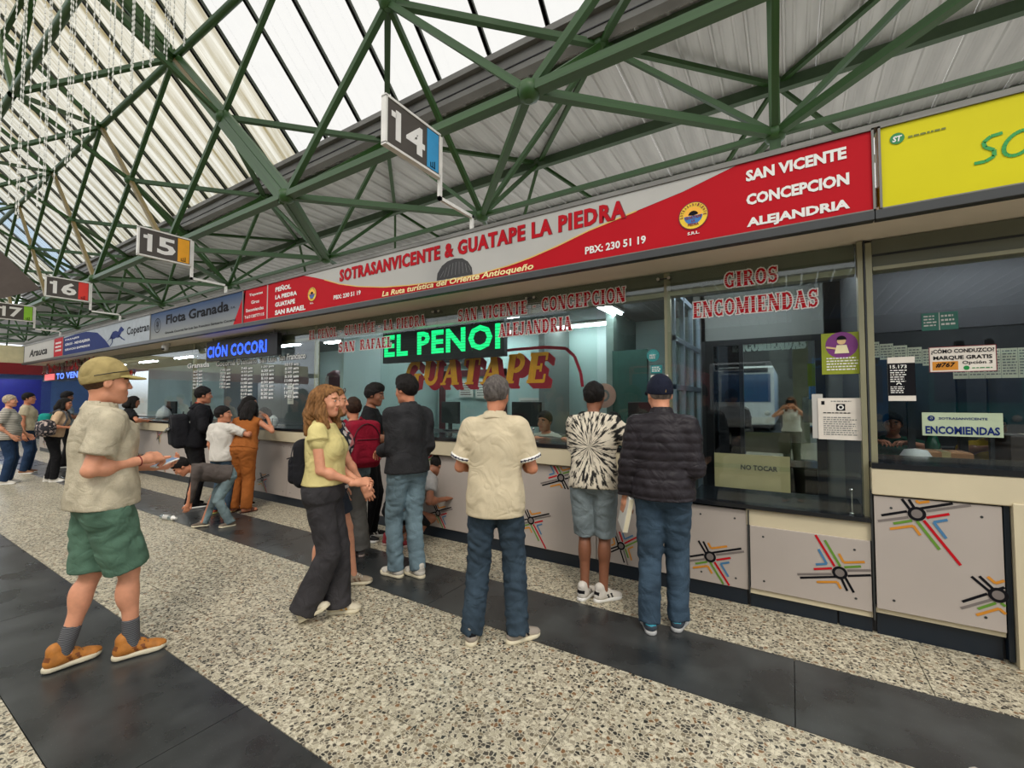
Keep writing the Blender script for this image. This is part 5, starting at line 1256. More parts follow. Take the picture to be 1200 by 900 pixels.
            if t.get('cuff'):
                for sd in (1,-1):
                    if sl <= 1: a0 = sho[sd]+(elb[sd]-sho[sd])*(sl-.09); a1 = sho[sd]+(elb[sd]-sho[sd])*(sl+.01); rr_ = t.get('cuffr', wa*1.05)
                    else: a0 = elb[sd]+(wri[sd]-elb[sd])*(sl-1-.12); a1 = elb[sd]+(wri[sd]-elb[sd])*(sl-1+.01); rr_ = t.get('cuffr', wa*.70)
                    G = SDF(np.minimum(a0,a1)-.1, np.maximum(a0,a1)+.1, .007); G.cone(a0, a1, rr_+.010, rr_+.010, 0, cut='ab'); V, F = G.mesh(); c = V[F].mean(1); ax_ = unit(a1-a0); q = (c-a0)@ax_/np.linalg.norm(a1-a0)
                    mesh_obj('cuff', [(sc(V), F, t['cuff'] if isinstance(t['cuff'], list) else [t['cuff']], ((q > .35) & (q < .7)).astype(int) if isinstance(t['cuff'], list) else np.zeros(len(F), int))], so)
            for st in t.get('straps', []): pass
    # ---- shoes
    for sd, toe, pit in ((1, rtoe, rpitch), (-1, ltoe, lpitch)):
        q = shoes or {}; kind = q.get('kind', 'sneaker'); a = ank[sd]; R3 = rotm(-pit, 0, 0); Rz = rotm(0,0,toe)
        G = SDF([-.08,-.12,-.04], [.08,.24,.16], .0075 if res < .014 else .010)
        if kind == 'sneaker':
            G.cone((0,-.048,.045), (0,-.02,.055), .037, .040, .02).cone((0,-.02,.055), (0,.145,.022), .040, .026, .03).cone((-.012,.10,.022), (.012,.13,.022), .036, .030, .02).cone((0,-.03,.055), (0,-.035,.105), .037, .040, .02)
            G.ell((0,.03,.075), (.022,.04,.018), .015)
            G.D = np.maximum(G.D, .022-G.ax[2][None,None,:])
        else:
            G.cone((0,-.04,.04), (0,.13,.025), .030, .026, .02); G.cone((-.01,.09,.025),(.012,.12,.025),.032,.026,.02); G.cone((0,-.03,.05),(0,-.03,.10),.03,.03,.02); G.D = np.maximum(G.D, .015-G.ax[2][None,None,:])
        if kind != 'none':
            V, F = G.mesh(); pl = lambda V: sc((Rz@(R3@(V-nv([0,.0,.085])).T)).T+a)
            up = q.get('m', M['whitev']); c = V[F].mean(1); fi = None; ms = up if kind == 'sneaker' else SK
            if kind == 'sneaker' and q.get('m2'):
                ms = [up, q['m2']]; fi = (((np.abs(c[:,1]-.04) < .035) & (np.abs(c[:,0]) > .022) & (c[:,2] < .06) & (((c[:,1]*55+c[:,2]*30) % 2) < 1)) | (c[:,1] < -.06) & (c[:,2] > .06) & (c[:,2] < .085)).astype(int)
            sh_ = mesh_obj('shoe' if kind == 'sneaker' else 'bare_foot', [(pl(V), F, ms, fi)], root)
            G = SDF([-.07,-.11,-.02], [.07,.22,.06], .0075 if res < .014 else .010)
            G.cone((0,-.050,.012), (0,.125,.012), .040, .044, 0); G.cone((-.006,.09,.012), (-.006,.10,.012), .047, .047, .02); G.D = np.maximum(G.D, np.maximum(-G.ax[2][None,None,:], G.ax[2][None,None,:]-(.026 if kind == 'sneaker' else .014))); V, F = G.mesh(); V = V.copy()
            V[:,2] += .012*np.clip((V[:,1]-.11)/.07, 0, 1)**2
            mesh_obj('sole', [(pl(V), F, q.get('sole', M['whitev']), None)], sh_)
            if kind == 'sneaker' and res < .014:
                lm = MB()
                for i in range(5):
                    y = .035+.018*i; z = .088-.0095*i-.004*i*i*.3; p0 = pl(nv([[-.02,y,z-.004]]))[0]; p1 = pl(nv([[.02,y+.008,z-.004]]))[0]; pm = pl(nv([[0,y+.004,z+.006]]))[0]
                    lm.tube(p0, pm, .0028, q.get('lace', M['whitev']), 5).tube(pm, p1, .0028, q.get('lace', M['whitev']), 5)
                lm.build('laces', sh_)
            if kind == 'sandal':
                G = SDF([-.07,-.11,-.0], [.07,.22,.12], .008)
                G.tube((0,.075,.01), (0,.10,.06), (.040,.045), (.034,.03), (1,0,0), 0); G.tube((0,-.03,.075), (0,-.03,.10), (.036,.036), (.036,.036), (1,0,0), 0); V, F = G.mesh(); mesh_obj('strap', [(pl(V), F, q.get('m', M['black']), None)], sh_)
        if socks:
            G = SDF(a-.12, a+.22, .008); u = unit(knee[sd]-a); G.cone(a-u*.02, a+u*socks[1], .041, .042, 0, cut='b'); G.noise(.002, 1.5, 2, 3); V, F = G.mesh(); mesh_obj('sock', [(sc(V), F, socks[0], None)], root)
    # ---- hair / cap
    def hair_mesh(build, name, m, par=root, r=None):
        G = SDF([-.17,-.24,-.52], [.17,.24,.20], r or max(hres, .0065)); build(G); V, F = G.mesh(); return mesh_obj(name, [(toW(V), F, m, None)], par)
    def strands(G, amp=.0035, fq=1.0):
        g3 = (G.ax[0][:,None,None], G.ax[1][None,:,None], G.ax[2][None,None,:]); an = np.arctan2(g3[0], g3[1]+.01)
        G.D = G.D+amp*(np.sin(an*26*fq+6*np.sin(g3[2]*22))+.6*np.sin(an*53*fq+g3[2]*35))*(np.abs(G.D) < .04)
    def shell(G, infl=.010, hl=0):
        G.ell((0,-.012,.032), (.076,.096,.093), 0, None, infl)
        g3 = (G.ax[0][:,None,None], G.ax[1][None,:,None], G.ax[2][None,None,:])
        G.D = np.maximum(G.D, (.060+hl+.80*(g3[1]-.075)-g3[2])*.7)
    if hair in ('short', 'tall') and not cap:
        def bs(G):
            shell(G, .010 if hair == 'short' else .014)
            if hair == 'tall': G.ell((0,.02,.10), (.065,.075,.045), .03)
            G.cone((.072,.012,.02), (.075,.012,-.02), .008, .004, .01).cone((-.072,.012,.02), (-.075,.012,-.02), .008, .004, .01); G.noise(.010, 3.0, 5); G.noise(.006, 6.5, 7)
        hair_mesh(bs, 'hair', HM)
    if hair in ('long', 'straight', 'bun', 'pony', 'child'):
        def bl(G):
            shell(G, .013, .016)
            if hair in ('long', 'straight'):
                ln = extras.get('hairlen', .30) if extras else .30
                for x, y, xe, ye, r0, r1 in ((.07,-.02,.095,.0,.034,.028), (-.07,-.02,-.095,.0,.034,.028), (.045,-.07,.06,-.10,.05,.04), (-.045,-.07,-.06,-.10,.05,.04), (0,-.08,0,-.12,.055,.045)):
                    G.cone((x,y,.03), (xe,ye,-.10), r0, r0, .03); G.cone((xe,ye,-.10), (xe*1.05,ye+(.02 if hair == 'long' and abs(x) > .06 else -.01),.0-ln*(.85 if abs(x) > .06 else 1)), r0, r1*.75, .02)
                if hair == 'long': G.cone((.085,.02,-.02), (.095,.06,-ln*.8), .018, .024, .02).cone((-.085,.02,-.02), (-.095,.06,-ln*.8), .018, .024, .02)
            if hair == 'bun': G.ell((0,-.09,.10), (.045,.045,.04), .01)
            if hair == 'pony': G.cone((0,-.10,.04), (0,-.15,-.02), .03, .035, .015).cone((0,-.15,-.02), (0,-.13,-.22), .035, .015, .01)
            strands(G, .0045 if hair == 'long' else .003); G.noise(.006, 1.4, 8, .5)
            G.ell((0,.085,-.015), (.054,.065,.10), .01, op='s')
        hair_mesh(bl, 'hair', HM)
    if cap:
        if hair != 'none' and hair == 'short':
            def bc(G): shell(G, .006); g3 = G.ax[2][None,None,:]; G.D = np.maximum(G.D, g3-.05); G.noise(.003, 2.5, 5)
            hair_mesh(bc, 'hair', HM)
        def bcap(G):
            G.ell((0,-.010,.040), (.079,.100,.104), 0, None, .010); g3 = (G.ax[0][:,None,None], G.ax[1][None,:,None], G.ax[2][None,None,:])
            G.D = np.maximum(G.D, (.016+.26*(g3[1]-.0)-g3[2])); G.noise(.004, .8, 2)
        co = hair_mesh(bcap, 'cap', cap['m'])
        def bbr(G):
            g3 = (G.ax[0][:,None,None], G.ax[1][None,:,None], G.ax[2][None,None,:])
            x, y, z = g3; zb = .056-2.4*x*x-.22*np.clip(y-.08, 0, 1)-.006
            d = np.sqrt((x/.082)**2+((y-.075)/.105)**2)-1; d = d*.08; G.D = np.maximum(np.maximum(d, np.abs(z-zb)-.0055), .045-y)+0*x
        hair_mesh(bbr, 'brim', cap.get('brim', cap['m']), co, .0045)
        mb = MB(); c_ = toW(nv([[0,-.01,.148]]))[0]; mb.lathe(tuple(c_), [(.002,-.004),(.010,-.002),(.008,.004),(.001,.006)], cap['m'], 8); mb.build('button', co)
    J = dict(root=root, s=s, P=P, T=T, tr=tr, lr=lr, sho=sho, elb=elb, wri=wri, hc=hc, hr=hr, toW=toW, knee=knee, ank=ank, sc=sc)
    root['h_done'] = 1; del root['h_done']
    J['M4'] = Matrix.Translation(loc) @ Matrix.Rotation(R(yaw), 4, 'Z')
    return J

def backpack(J, label, m, m2=None, size=(.15,.09,.23), cz=.33, back=.19, straps=True, xoff=0, tilt=0, res=.011, pocket=True, stripe=None, front=False):
    """a rucksack hung on a person's back; top-level, at the wearer's place"""
    T = J['T']; tr = J['tr']; sg = 1 if front else -1
    root = empty('backpack', tuple(J['root'].location), J['root'].rotation_euler.z, label=label, cat='backpack')
    c = T(xoff, sg*back, cz); R3 = tr@rotm(tilt,0,0)
    G = SDF(c-.36, c+.36, res)
    def rbox(G, cc, r, rad, k):
        g3 = (G.ax[0][:,None,None], G.ax[1][None,:,None], G.ax[2][None,None,:]); p = [g3[i]-cc[i] for i in range(3)]
        q = [np.abs(R3[0][i]*p[0]+R3[1][i]*p[1]+R3[2][i]*p[2])-(r[i]-rad) for i in range(3)]
        d = np.sqrt(np.maximum(q[0],0)**2+np.maximum(q[1],0)**2+np.maximum(q[2],0)**2)+np.minimum(np.maximum(np.maximum(q[0],q[1]),q[2]),0)-rad
        G.mix((slice(None),)*3, d.astype(np.float32), k)
    rbox(G, c, size, .06, 0); G.noise(.006, .8, 7)
    V, F = G.mesh(); mesh_obj('main_bag', [(J['sc'](V), F, m, None)], root)
    if pocket:
        G = SDF(c-.36, c+.36, res); rbox(G, c+R3@nv([0,sg*size[1]*.8,-size[2]*.28]), (size[0]*.8,.045,size[2]*.55), .035, 0); G.noise(.005, 1, 9); V, F = G.mesh(); p = mesh_obj('front_pocket', [(J['sc'](V), F, m2 or m, None)], root)
        mb = MB(); a = J['sc'](c+R3@nv([-size[0]*.7,sg*(size[1]*.8+.05),size[2]*.22])); b = J['sc'](c+R3@nv([size[0]*.7,sg*(size[1]*.8+.05),size[2]*.22])); mb.tube(a, b, .004, M['black'], 6); mb.build('zip', root)
        mb = MB(); pts = [c+R3@nv([size[0]*math.cos(q)*.86, sg*(size[1]+.004), size[2]*(.1+.78*math.sin(q))]) for q in np.linspace(0, PI, 9)]; mb.path([tuple(J['sc'](p_)) for p_ in pts], .004, M['black'], 5); mb.build('zip', root)
    if stripe:
        mb = MB(); a = c+R3@nv([-size[0]*.75,sg*(size[1]+.05),-.0]); b = c+R3@nv([size[0]*.75,sg*(size[1]+.05),.05]); mb.tube(J['sc'](a), J['sc'](b), .02, stripe, 6); mb.build('reflective_stripe', root)
    mb = MB(); h0 = c+R3@nv([-.03,-sg*size[1]*.5,size[2]-.01]); h1 = c+R3@nv([.03,-sg*size[1]*.5,size[2]-.01]); hm = (h0+h1)/2+tr@nv([0,0,.045]); mb.tube(J['sc'](h0), J['sc'](hm), .007, m2 or m, 6).tube(J['sc'](hm), J['sc'](h1), .007, m2 or m, 6); mb.build('top_handle', root)
    if straps:
        for sd in (1,-1):
            G = SDF(T(0,0,.35)-.36, T(0,0,.35)+.40, .010)
            pts = [T(sd*.075,sg*.12,.50), T(sd*.10,sg*.045,.572), T(sd*.115,-sg*.07,.545), T(sd*.125,-sg*.135,.42), T(sd*.15,-sg*.125,.28), T(sd*.17,0,.18), T(sd*.13,sg*.13,.14)]
            for a, b in zip(pts[:-1], pts[1:]): G.cone(a, b, .018, .018, .01)
            V, F = G.mesh(); mesh_obj('shoulder_strap', [(J['sc'](V), F, m2 or m, None)], root)
    return root
# ------------------------------------------------------------------ patterned cloths
def tiedye():
    m = bpy.data.materials.new('cloth_tie_dye'); m.use_nodes = True; nt = m.node_tree; L = nt.links.new; b = nt.nodes['Principled BSDF']; b.inputs['Roughness'].default_value = .9
    t = N(nt, 'ShaderNodeTexCoord'); s = N(nt, 'ShaderNodeVectorMath', operation='SUBTRACT'); s.inputs[1].default_value = (-.02, -.1, 1.20); L(t.outputs['Object'], s.inputs[0])
    sp = N(nt, 'ShaderNodeSeparateXYZ'); L(s.outputs[0], sp.inputs[0])
    at = N(nt, 'ShaderNodeMath', operation='ARCTAN2'); L(sp.outputs['X'], at.inputs[0]); L(sp.outputs['Z'], at.inputs[1])
    ln = N(nt, 'ShaderNodeVectorMath', operation='LENGTH'); cb0 = N(nt, 'ShaderNodeCombineXYZ'); L(sp.outputs['X'], cb0.inputs[0]); L(sp.outputs['Z'], cb0.inputs[1]); L(cb0.outputs[0], ln.inputs[0])
    cb = N(nt, 'ShaderNodeCombineXYZ'); ml = N(nt, 'ShaderNodeMath', operation='MULTIPLY'); ml.inputs[1].default_value = 9; L(at.outputs[0], ml.inputs[0]); m2 = N(nt, 'ShaderNodeMath', operation='MULTIPLY'); m2.inputs[1].default_value = 11; L(ln.outputs['Value'], m2.inputs[0])
    L(ml.outputs[0], cb.inputs[0]); L(m2.outputs[0], cb.inputs[1])
    n = N(nt, 'ShaderNodeTexNoise'); n.inputs['Scale'].default_value = 1.0; n.inputs['Detail'].default_value = 4; n.inputs['Roughness'].default_value = .6; L(cb.outputs[0], n.inputs['Vector'])
    c = N(nt, 'ShaderNodeValToRGB'); c.color_ramp.elements[0].position = .44; c.color_ramp.elements[0].color = (*srgb((24,22,22)), 1); c.color_ramp.elements[1].position = .52; c.color_ramp.elements[1].color = (*srgb((214,204,184)), 1)
    L(n.outputs[0], c.inputs[0]); L(c.outputs[0], b.inputs['Base Color']); return m
def stripes(nm, c1, c2, fz, duty=.5):
    m = bpy.data.materials.new('cloth_'+nm); m.use_nodes = True; nt = m.node_tree; L = nt.links.new; b = nt.nodes['Principled BSDF']; b.inputs['Roughness'].default_value = .85
    t = N(nt, 'ShaderNodeTexCoord'); w = N(nt, 'ShaderNodeTexWave', bands_direction='Z'); w.inputs['Scale'].default_value = fz; w.inputs['Distortion'].default_value = .6; L(t.outputs['Object'], w.inputs['Vector'])
    c = N(nt, 'ShaderNodeValToRGB'); c.color_ramp.elements[0].position = duty-.08; c.color_ramp.elements[1].position = duty+.08; c.color_ramp.elements[0].color = (*srgb(c1), 1); c.color_ramp.elements[1].color = (*srgb(c2), 1)
    L(w.outputs['Fac'], c.inputs[0]); L(c.outputs[0], b.inputs['Base Color']); return m
def floral(nm, c1, c2, c3, sc_=26):
    m = bpy.data.materials.new('cloth_'+nm); m.use_nodes = True; nt = m.node_tree; L = nt.links.new; b = nt.nodes['Principled BSDF']; b.inputs['Roughness'].default_value = .85
    t = N(nt, 'ShaderNodeTexCoord'); v = N(nt, 'ShaderNodeTexVoronoi'); v.inputs['Scale'].default_value = sc_; L(t.outputs['Object'], v.inputs['Vector']); s = N(nt, 'ShaderNodeSeparateColor'); L(v.outputs['Color'], s.inputs[0])
    c = N(nt, 'ShaderNodeValToRGB'); c.color_ramp.interpolation = 'CONSTANT'; c.color_ramp.elements[0].color = (*srgb(c1), 1); c.color_ramp.elements[1].position = .6; c.color_ramp.elements[1].color = (*srgb(c2), 1); e = c.color_ramp.elements.new(.82); e.color = (*srgb(c3), 1)
    L(s.outputs[0], c.inputs[0]); L(c.outputs[0], b.inputs['Base Color']); return m
def denim(nm, c, fade=.25):
    m = cloth('denim_'+nm, c, fade, .4, 260, .85, 5); return m
jean = denim('blue', (50,64,76)); jeanl = denim('light', (112,134,144)); jeanm = denim('mid', (58,76,92)); jeang = denim('charcoal', (56,54,56), .2); jeanw = denim('washed', (130,142,146), .2)
blackc = cloth('black', (22,22,24), .15); greyc = cloth('grey', (92,92,94)); whitec = cloth('white', (212,206,196), .05)
PX = []   # figures, in order from the left front
# --- 1 man in cap, left front
lin = cloth('linen', (190,180,156), .12, .5, 160, .9, 14); grn = cloth('green_shorts', (84,114,96), .12, .3)
tn = mat('tan_suede', (176,112,44), .7, 0, .2, 30, .2, 200); tn2 = mat('dark_tan', (120,66,24), .6)
ov = mat('offwhite_sole', (214,204,176), .6); sockm = stripes('sock', (44,46,50), (110,110,112), 34)
capm = cloth('khaki_cap', (168,150,100), .14, .3, 200, .85, 12)
J1 = person('man in khaki cap and linen shirt with green shorts standing at left, phone in hands', (-3.52,.97,0), -3, 1.78, 'm', res=.0095, hres=.0055, skn='light', lean=-1, head=(-3,0), girth=1.04,
    ra=(.09,.12), la=(-.09,-.14), rtoe=-14, ltoe=2, rh=(.15,.15,1.17), lh=(-.07,.23,1.10), rpole=(.25,-1,-.6), lpole=(-.25,-1,-.6), headscale=1.03, curl={1:(38,50,30), -1:(30,40,25)}, rn=(-.7,.1,-.7), ln=(.5,-.1,.8), rd=(-.45,.88,.1), ld=(.2,.97,.0), rthumb=.2, lthumb=.2,
    hair='short', hairc=('brown', (74,52,34)), cap=dict(m=capm, brim=cloth('khaki_brim', (178,164,104), .1)), socks=(sockm, .14), kpole=(0,1,0),
    top=dict(m=lin, fit=.022, hem=-.02, sleeve=.70, arm=.070, cuffr=.079, fold=.011, ff=.75, seed=11, collar=lin, name='linen_shirt', hemr=(.185,.142), ch=.01), bottom=dict(m=grn, frac=.46, w=(.108,.09,.102), fold=.008, seed=4, ff=.7, name='shorts', fit=.014), shoes=dict(m=tn, m2=tn2, sole=ov, lace=mat('lace_brown', (110,80,60), .7)))
def on_person(J, mb, name, label, cat, pos=None, rot=None, **kw):
    o = mb.build(name, None, label=label, cat=cat); o.matrix_world = J['M4'] @ (Matrix.Translation(J['sc'](pos)) if pos is not None else Matrix()) @ (rot.to_4x4() if rot is not None else Matrix()); return tag(o, **kw)
# sunglasses on the cap, phone in the hands
def glasses(J, label, z=.062, y=.10, tint=('lens_red', (150,40,20)), frame='black', tilt=8, wd=.062, loc_y=0):
    mb = MB(); q = lambda *v: tuple(J['toW'](nv([v]))[0]); lm = mat(tint[0], tint[1], .1, .3); fm = M['black']
    for sd in (1,-1):
        pts = [(sd*(.034+.026*math.cos(a)), y-.35*(.034+.026*math.cos(a))**2*8-.0, z+.018*math.sin(a)) for a in np.linspace(0, 2*PI, 11)]
        vs = [q(*p) for p in pts[:-1]]+[q(sd*.034, y+.004, z)]; mb.add(vs, [(i, (i+1) % 10, 10) for i in range(10)], lm)
        for a, b in zip(pts[:-1], pts[1:]): mb.tube(q(*a), q(*b), .0022, fm, 5)
        mb.tube(q(sd*.062, y-.03, z+.005), q(sd*.100, y-.11, z-.01), .0028, fm, 6).tube(q(sd*.100, y-.11, z-.01), q(sd*.096, -.07, z-.030), .0028, fm, 6)
    mb.tube(q(-.010, y+.0, z+.004), q(.010, y, z+.004), .0025, fm, 5)
    return on_person(J, mb, 'sunglasses', label, 'sunglasses')
glasses(J1, 'sunglasses with reddish lenses resting on the khaki cap', .068, .120)
hp = (J1['wri'][1]+J1['wri'][-1])/2+nv([-.02,.10,-.01]); on_person(J1, MB().box(-.036, .036, -.07, .07, -.005, .005, M['white'], .003).box(-.032, .032, -.066, .066, .005, .0058, mat('phone_glass', (120,150,190), .08)), 'phone', 'phone held in both hands by the man in khaki cap', 'phone', hp, Euler((R(18),0,R(10))).to_matrix())
mb = MB(); w_ = J1['wri'][1]; u_ = unit(J1['elb'][1]-w_); a_ = Vector(tuple(u_)).orthogonal().normalized(); b_ = Vector(tuple(u_)).cross(a_)
pt_ = [J1['sc'](w_+u_*.03+.030*(math.cos(t)*nv(a_)+math.sin(t)*nv(b_))) for t in np.linspace(0, 2*PI, 15)]; mb.path([tuple(p) for p in pt_], .0035, M['redd'], 5); on_person(J1, mb, 'bracelet', 'thin red bracelet on the wrist of the man in khaki cap', 'bracelet')
# chest pocket and button placket belong to the shirt
# --- 2 woman in pale yellow top
yel = cloth('pale_yellow', (208,194,132), .06, .25); cg = jeang
snk = dict(m=mat('cream_leather', (206,196,172), .6, 0, .1, 20), m2=mat('gold_patch', (200,150,60), .6), sole=ov, lace=ov)
J2 = person('woman with wavy blonde hair, pale yellow top and flared charcoal jeans walking', (-2.88,2.0,0), -52, 1.66, 'f', res=.0095, hres=.0055, skn='light', lean=0, twist=0, head=(-12,-2), girth=1.10,
    ra=(.07,-.09), la=(-.06,.11), rtoe=-8, ltoe=6, rlift=.03, rpitch=-28, rh=(.09,.25,1.02), lh=(-.07,.24,1.0), rpole=(.5,-1,-.6), lpole=(-.5,-1,-.6), curl=(25,32,20), rn=(-.6,-.2,-.6), ln=(.6,-.2,-.6), rd=(-.6,.8,0), ld=(.5,.8,0),
    hair='long', hairc=('blonde', (138,98,60)), extras=dict(hairlen=.25), top=dict(m=yel, fit=.010, hem=.08, sleeve=.22, arm=.066, fold=.006, ff=.8, seed=2, name='top', hemr=(.168,.125), neck=-.01, cuffr=.07),
    bottom=dict(m=cg, frac=1, w=(.094,.076,.098), fold=.006, seed=6, name='jeans'), shoes=snk)
J3 = person('woman with sunglasses on blonde hair, floral shirt and shorts behind the yellow top', (-3.20,2.30,0), -26, 1.67, 'f', res=.011, hres=.006, skn='light', head=(-18,0),
    ra=(.05,-.18), la=(-.05,.20), rtoe=-20, ltoe=-20, rh=(.20,.22,.88), lh=(-.18,.10,.85), rpole=(.5,-1,-.3), lpole=(-.5,-1,-.3), hair='long', hairc=('blonde', (138,98,60)), extras=dict(hairlen=.14),
    top=dict(m=floral('floral', (30,34,44), (205,196,190), (180,110,110)), fit=.014, hem=-.03, sleeve=.6, seed=5), bottom=dict(m=cloth('navy_shorts', (50,56,66)), frac=.34, w=(.098,.085,.095), name='shorts'), shoes=dict(m=mat('grey_suede', (150,136,116), .8), m2=mat('brown_patch', (110,84,62), .7), sole=ov))
glasses(J3, 'round white framed sunglasses on blonde hair behind the yellow top', .105, .085, ('lens_pale', (200,190,180)))
backpack(J2, 'black backpack with white strap behind the woman in pale yellow top', cloth('black_nylon', (28,28,32), .1), None, (.12,.055,.18), .24, .15, straps=False)
mb = MB(); w_ = J3['wri'][1]; u_ = unit(J3['elb'][1]-w_); a_ = Vector(tuple(u_)).orthogonal().normalized(); b_ = Vector(tuple(u_)).cross(a_)
mb.path([tuple(J3['sc'](w_+u_*.04+.031*(math.cos(t)*nv(a_)+math.sin(t)*nv(b_)))) for t in np.linspace(0, 2*PI, 13)], .006, M['white'], 6); on_person(J3, mb, 'wristwatch', 'white wristwatch on the woman behind the yellow top', 'watch')
# --- 5 person with maroon backpack
J5 = person('person in slate tee and loose grey trousers wearing the crimson backpack', (-3.72,2.92,0), 72, 1.58, 'm', res=.012, skn='tan', ra=(.09,0), la=(-.09,.05), rh=(.2,.2,.95), lh=(-.2,.2,.95),
    hair='short', hairc=('darkbrown', (50,34,24)), top=dict(m=cloth('slate', (96,112,118)), hem=-.04, sleeve=.6, seed=8), bottom=dict(m=cloth('grey_twill', (98,96,92), .12), w=(.098,.082,.10), seed=9), shoes=dict(m=mat('grey_canvas', (96,90,88), .8), sole=mat('pinkish_sole', (178,160,150), .6)))
cr_ = cloth('crimson_nylon', (130,18,40), .12, .3); backpack(J5, 'crimson backpack with dark side pocket on the person in slate tee', cr_, None, (.165,.12,.25), .33, .24, xoff=.02)
# --- 4 man in black tee with white side stripe trousers
J4 = person('man in black t-shirt facing right between the crimson backpack and the glass', (-4.06,3.36,0), -48, 1.74, 'm', res=.012, skn='brown', head=(-10,-6), lean=3, ra=(.10,.0), la=(-.10,.06), rh=(.20,.34,1.12), lh=(-.15,.35,1.15), hair='tall', hairc=('black',(26,22,20)),
    top=dict(m=blackc, sleeve=.7, seed=3), bottom=dict(m=[blackc, whitec], pick=lambda c, q: (np.abs(c[:,1]-q['P'][1]+.0) < .02) & (c[:,0] > q['P'][0]) & (c[:,2] < .85), name='track_pants'), shoes=dict(m=mat('black_canvas', (30,30,32), .8), m2=M['whitev'], sole=M['whitev']))
# --- 6 man in charcoal denim jacket
jk = cloth('charcoal_jacket', (44,44,46), .25, .5, 120, .8, 7)
J6 = person('man in charcoal denim jacket and light blue jeans with back turned', (-2.86,2.84,0), 76, 1.77, 'm', res=.0105, hres=.006, skn='tan', head=(14,-4), girth=.90, ra=(.075,-.02), la=(-.06,.12), rtoe=6, ltoe=14, rh=(.17,.16,.94), lh=(-.12,.24,1.08), rpole=(.15,-1,0), lpole=(-.15,-1,0), hair='tall', hairc=('black',(26,22,20)),
    top=dict(m=jk, fit=.022, hem=-.02, sleeve=1.95, arm=.070, cuffr=.05, fold=.010, ff=.7, seed=13, name='jacket', collar=jk, ch=.01, hemr=(.18,.135), cuff=jk), bottom=dict(m=jeanl, w=(.096,.068,.060), fold=.008, seed=4, zs=1.3, name='jeans'), shoes=dict(m=mat('white_leather', (206,200,188), .6), m2=mat('grey_leather', (168,162,150), .6), sole=ov))
# --- 7 polo man
pol = cloth('cream_pique', (206,192,162), .05, .35, 300)
tri = [M['whitev'], mat('navy_trim', (30,34,60), .8)]
J7 = person('grey haired man in cream polo shirt and dark blue jeans seen from behind', (-1.63,2.42,0), 24, 1.71, 'm', res=.0095, hres=.0055, skn='tan', girth=.95, head=(-8,-4), ra=(.13,.02), la=(-.17,-.02), rtoe=-52, ltoe=4, rh=(.14,.25,1.15), lh=(-.14,.25,1.15), rpole=(.5,-.4,-1), lpole=(-.5,-.4,-1), curl=(45,50,30),
    hair='short', hairc=('salt_pepper', (98,92,88)), top=dict(m=pol, fit=.018, hem=-.10, sleeve=.78, arm=.068, cuffr=.074, fold=.006, ff=.7, seed=21, name='polo_shirt', collar=[pol, pol][0], hemr=(.182,.135), cuff=tri, ch=.005),
    bottom=dict(m=jean, w=(.092,.072,.066), fold=.011, ff=.9, seed=14, zs=1.3, name='jeans'), shoes=dict(m=mat('grey_mesh', (150,140,128), .8), m2=M['blackv'], sole=ov, lace=M['blackv']))
mb = MB(); q7 = J7; pts = [tuple(q7['sc'](q7['T'](.073*math.cos(t), -.014+.070*math.sin(t), .575))) for t in np.linspace(0, 2*PI, 25)]
mb.path(pts, .0035, M['redd'], 5); c_ = mb.build('collar_trim', [o for o in J7['root'].children if o.name.startswith('polo_shirt')][0])
# --- 8 tie-dye man
J8 = person('man in black and white tie-dye t-shirt and pale denim shorts leaning on counter', (-1.32,3.30,0), 14, 1.70, 'm', res=.010, hres=.0055, skn='brown', lean=6, head=(-6,4), girth=1.02, ra=(.07,.02), la=(-.08,.02), rtoe=-50, ltoe=-20, rh=(.38,.30,1.16), lh=(-.06,.36,1.16), rpole=(.6,-.6,-.6), lpole=(-.2,-.4,-1), rd=(-.8,.6,0), ld=(.6,.8,0),
    hair='short', hairc=('black',(26,22,20)), top=dict(m=tiedye(), fit=.014, hem=-.04, sleeve=.80, arm=.066, cuffr=.07, seed=17, name='tie_dye_shirt'), bottom=dict(m=jeanw, frac=.49, w=(.096,.080,.080), name='denim_shorts', belt=cloth('black_belt', (24,22,22))), shoes=dict(m=whitec, m2=M['blackv'], sole=M['whitev']))
# --- 9 cap man in puffer
puf = cloth('charcoal_puffer', (40,36,40), .12, .15, 100, .5)
J9 = person('man in navy cap and charcoal quilted jacket holding a white book by the counter', (-.76,3.14,0), 12, 1.71, 'm', res=.0095, hres=.0055, skn='light', girth=1.0, head=(18,-8), ra=(.10,.06), la=(-.09,-.04), rtoe=-16, ltoe=12, rh=(.16,.20,1.04), lh=(-.27,.03,.80), rpole=(.25,-1,0), lpole=(-.5,-1,0), hair='short', hairc=('grey', (110,100,92)), curl={1:(25,35,20), -1:(45,60,40)}, ln=(.6,.6,0),
    cap=dict(m=cloth('navy_cap', (24,28,44))), top=dict(m=puf, fit=.032, hem=-.02, sleeve=1.93, arm=.078, cuffr=.055, fold=.004, seed=6, quilt=.062, name='quilted_jacket', collar=puf, ch=.03, hemr=(.185,.145)), bottom=dict(m=jeanm, w=(.098,.074,.066), fold=.007, seed=24, zs=1.3, name='jeans'),
    shoes=dict(m=mat('slate_mesh', (52,62,72), .8), m2=mat('turquoise_mesh', (50,140,160), .7), sole=mat('grey_sole', (170,170,168), .6)))
hp = J9['wri'][-1]+nv([.0,.02,-.09]); on_person(J9, MB().box(-.018, .018, -.085, .085, -.13, .13, M['white'], .003).box(-.014, .014, -.088, -.07, -.125, .125, mat('book_pages', (230,220,190), .8)), 'book', 'white book held low by the man in navy cap', 'book', hp, Euler((R(14),R(8),R(20))).to_matrix())
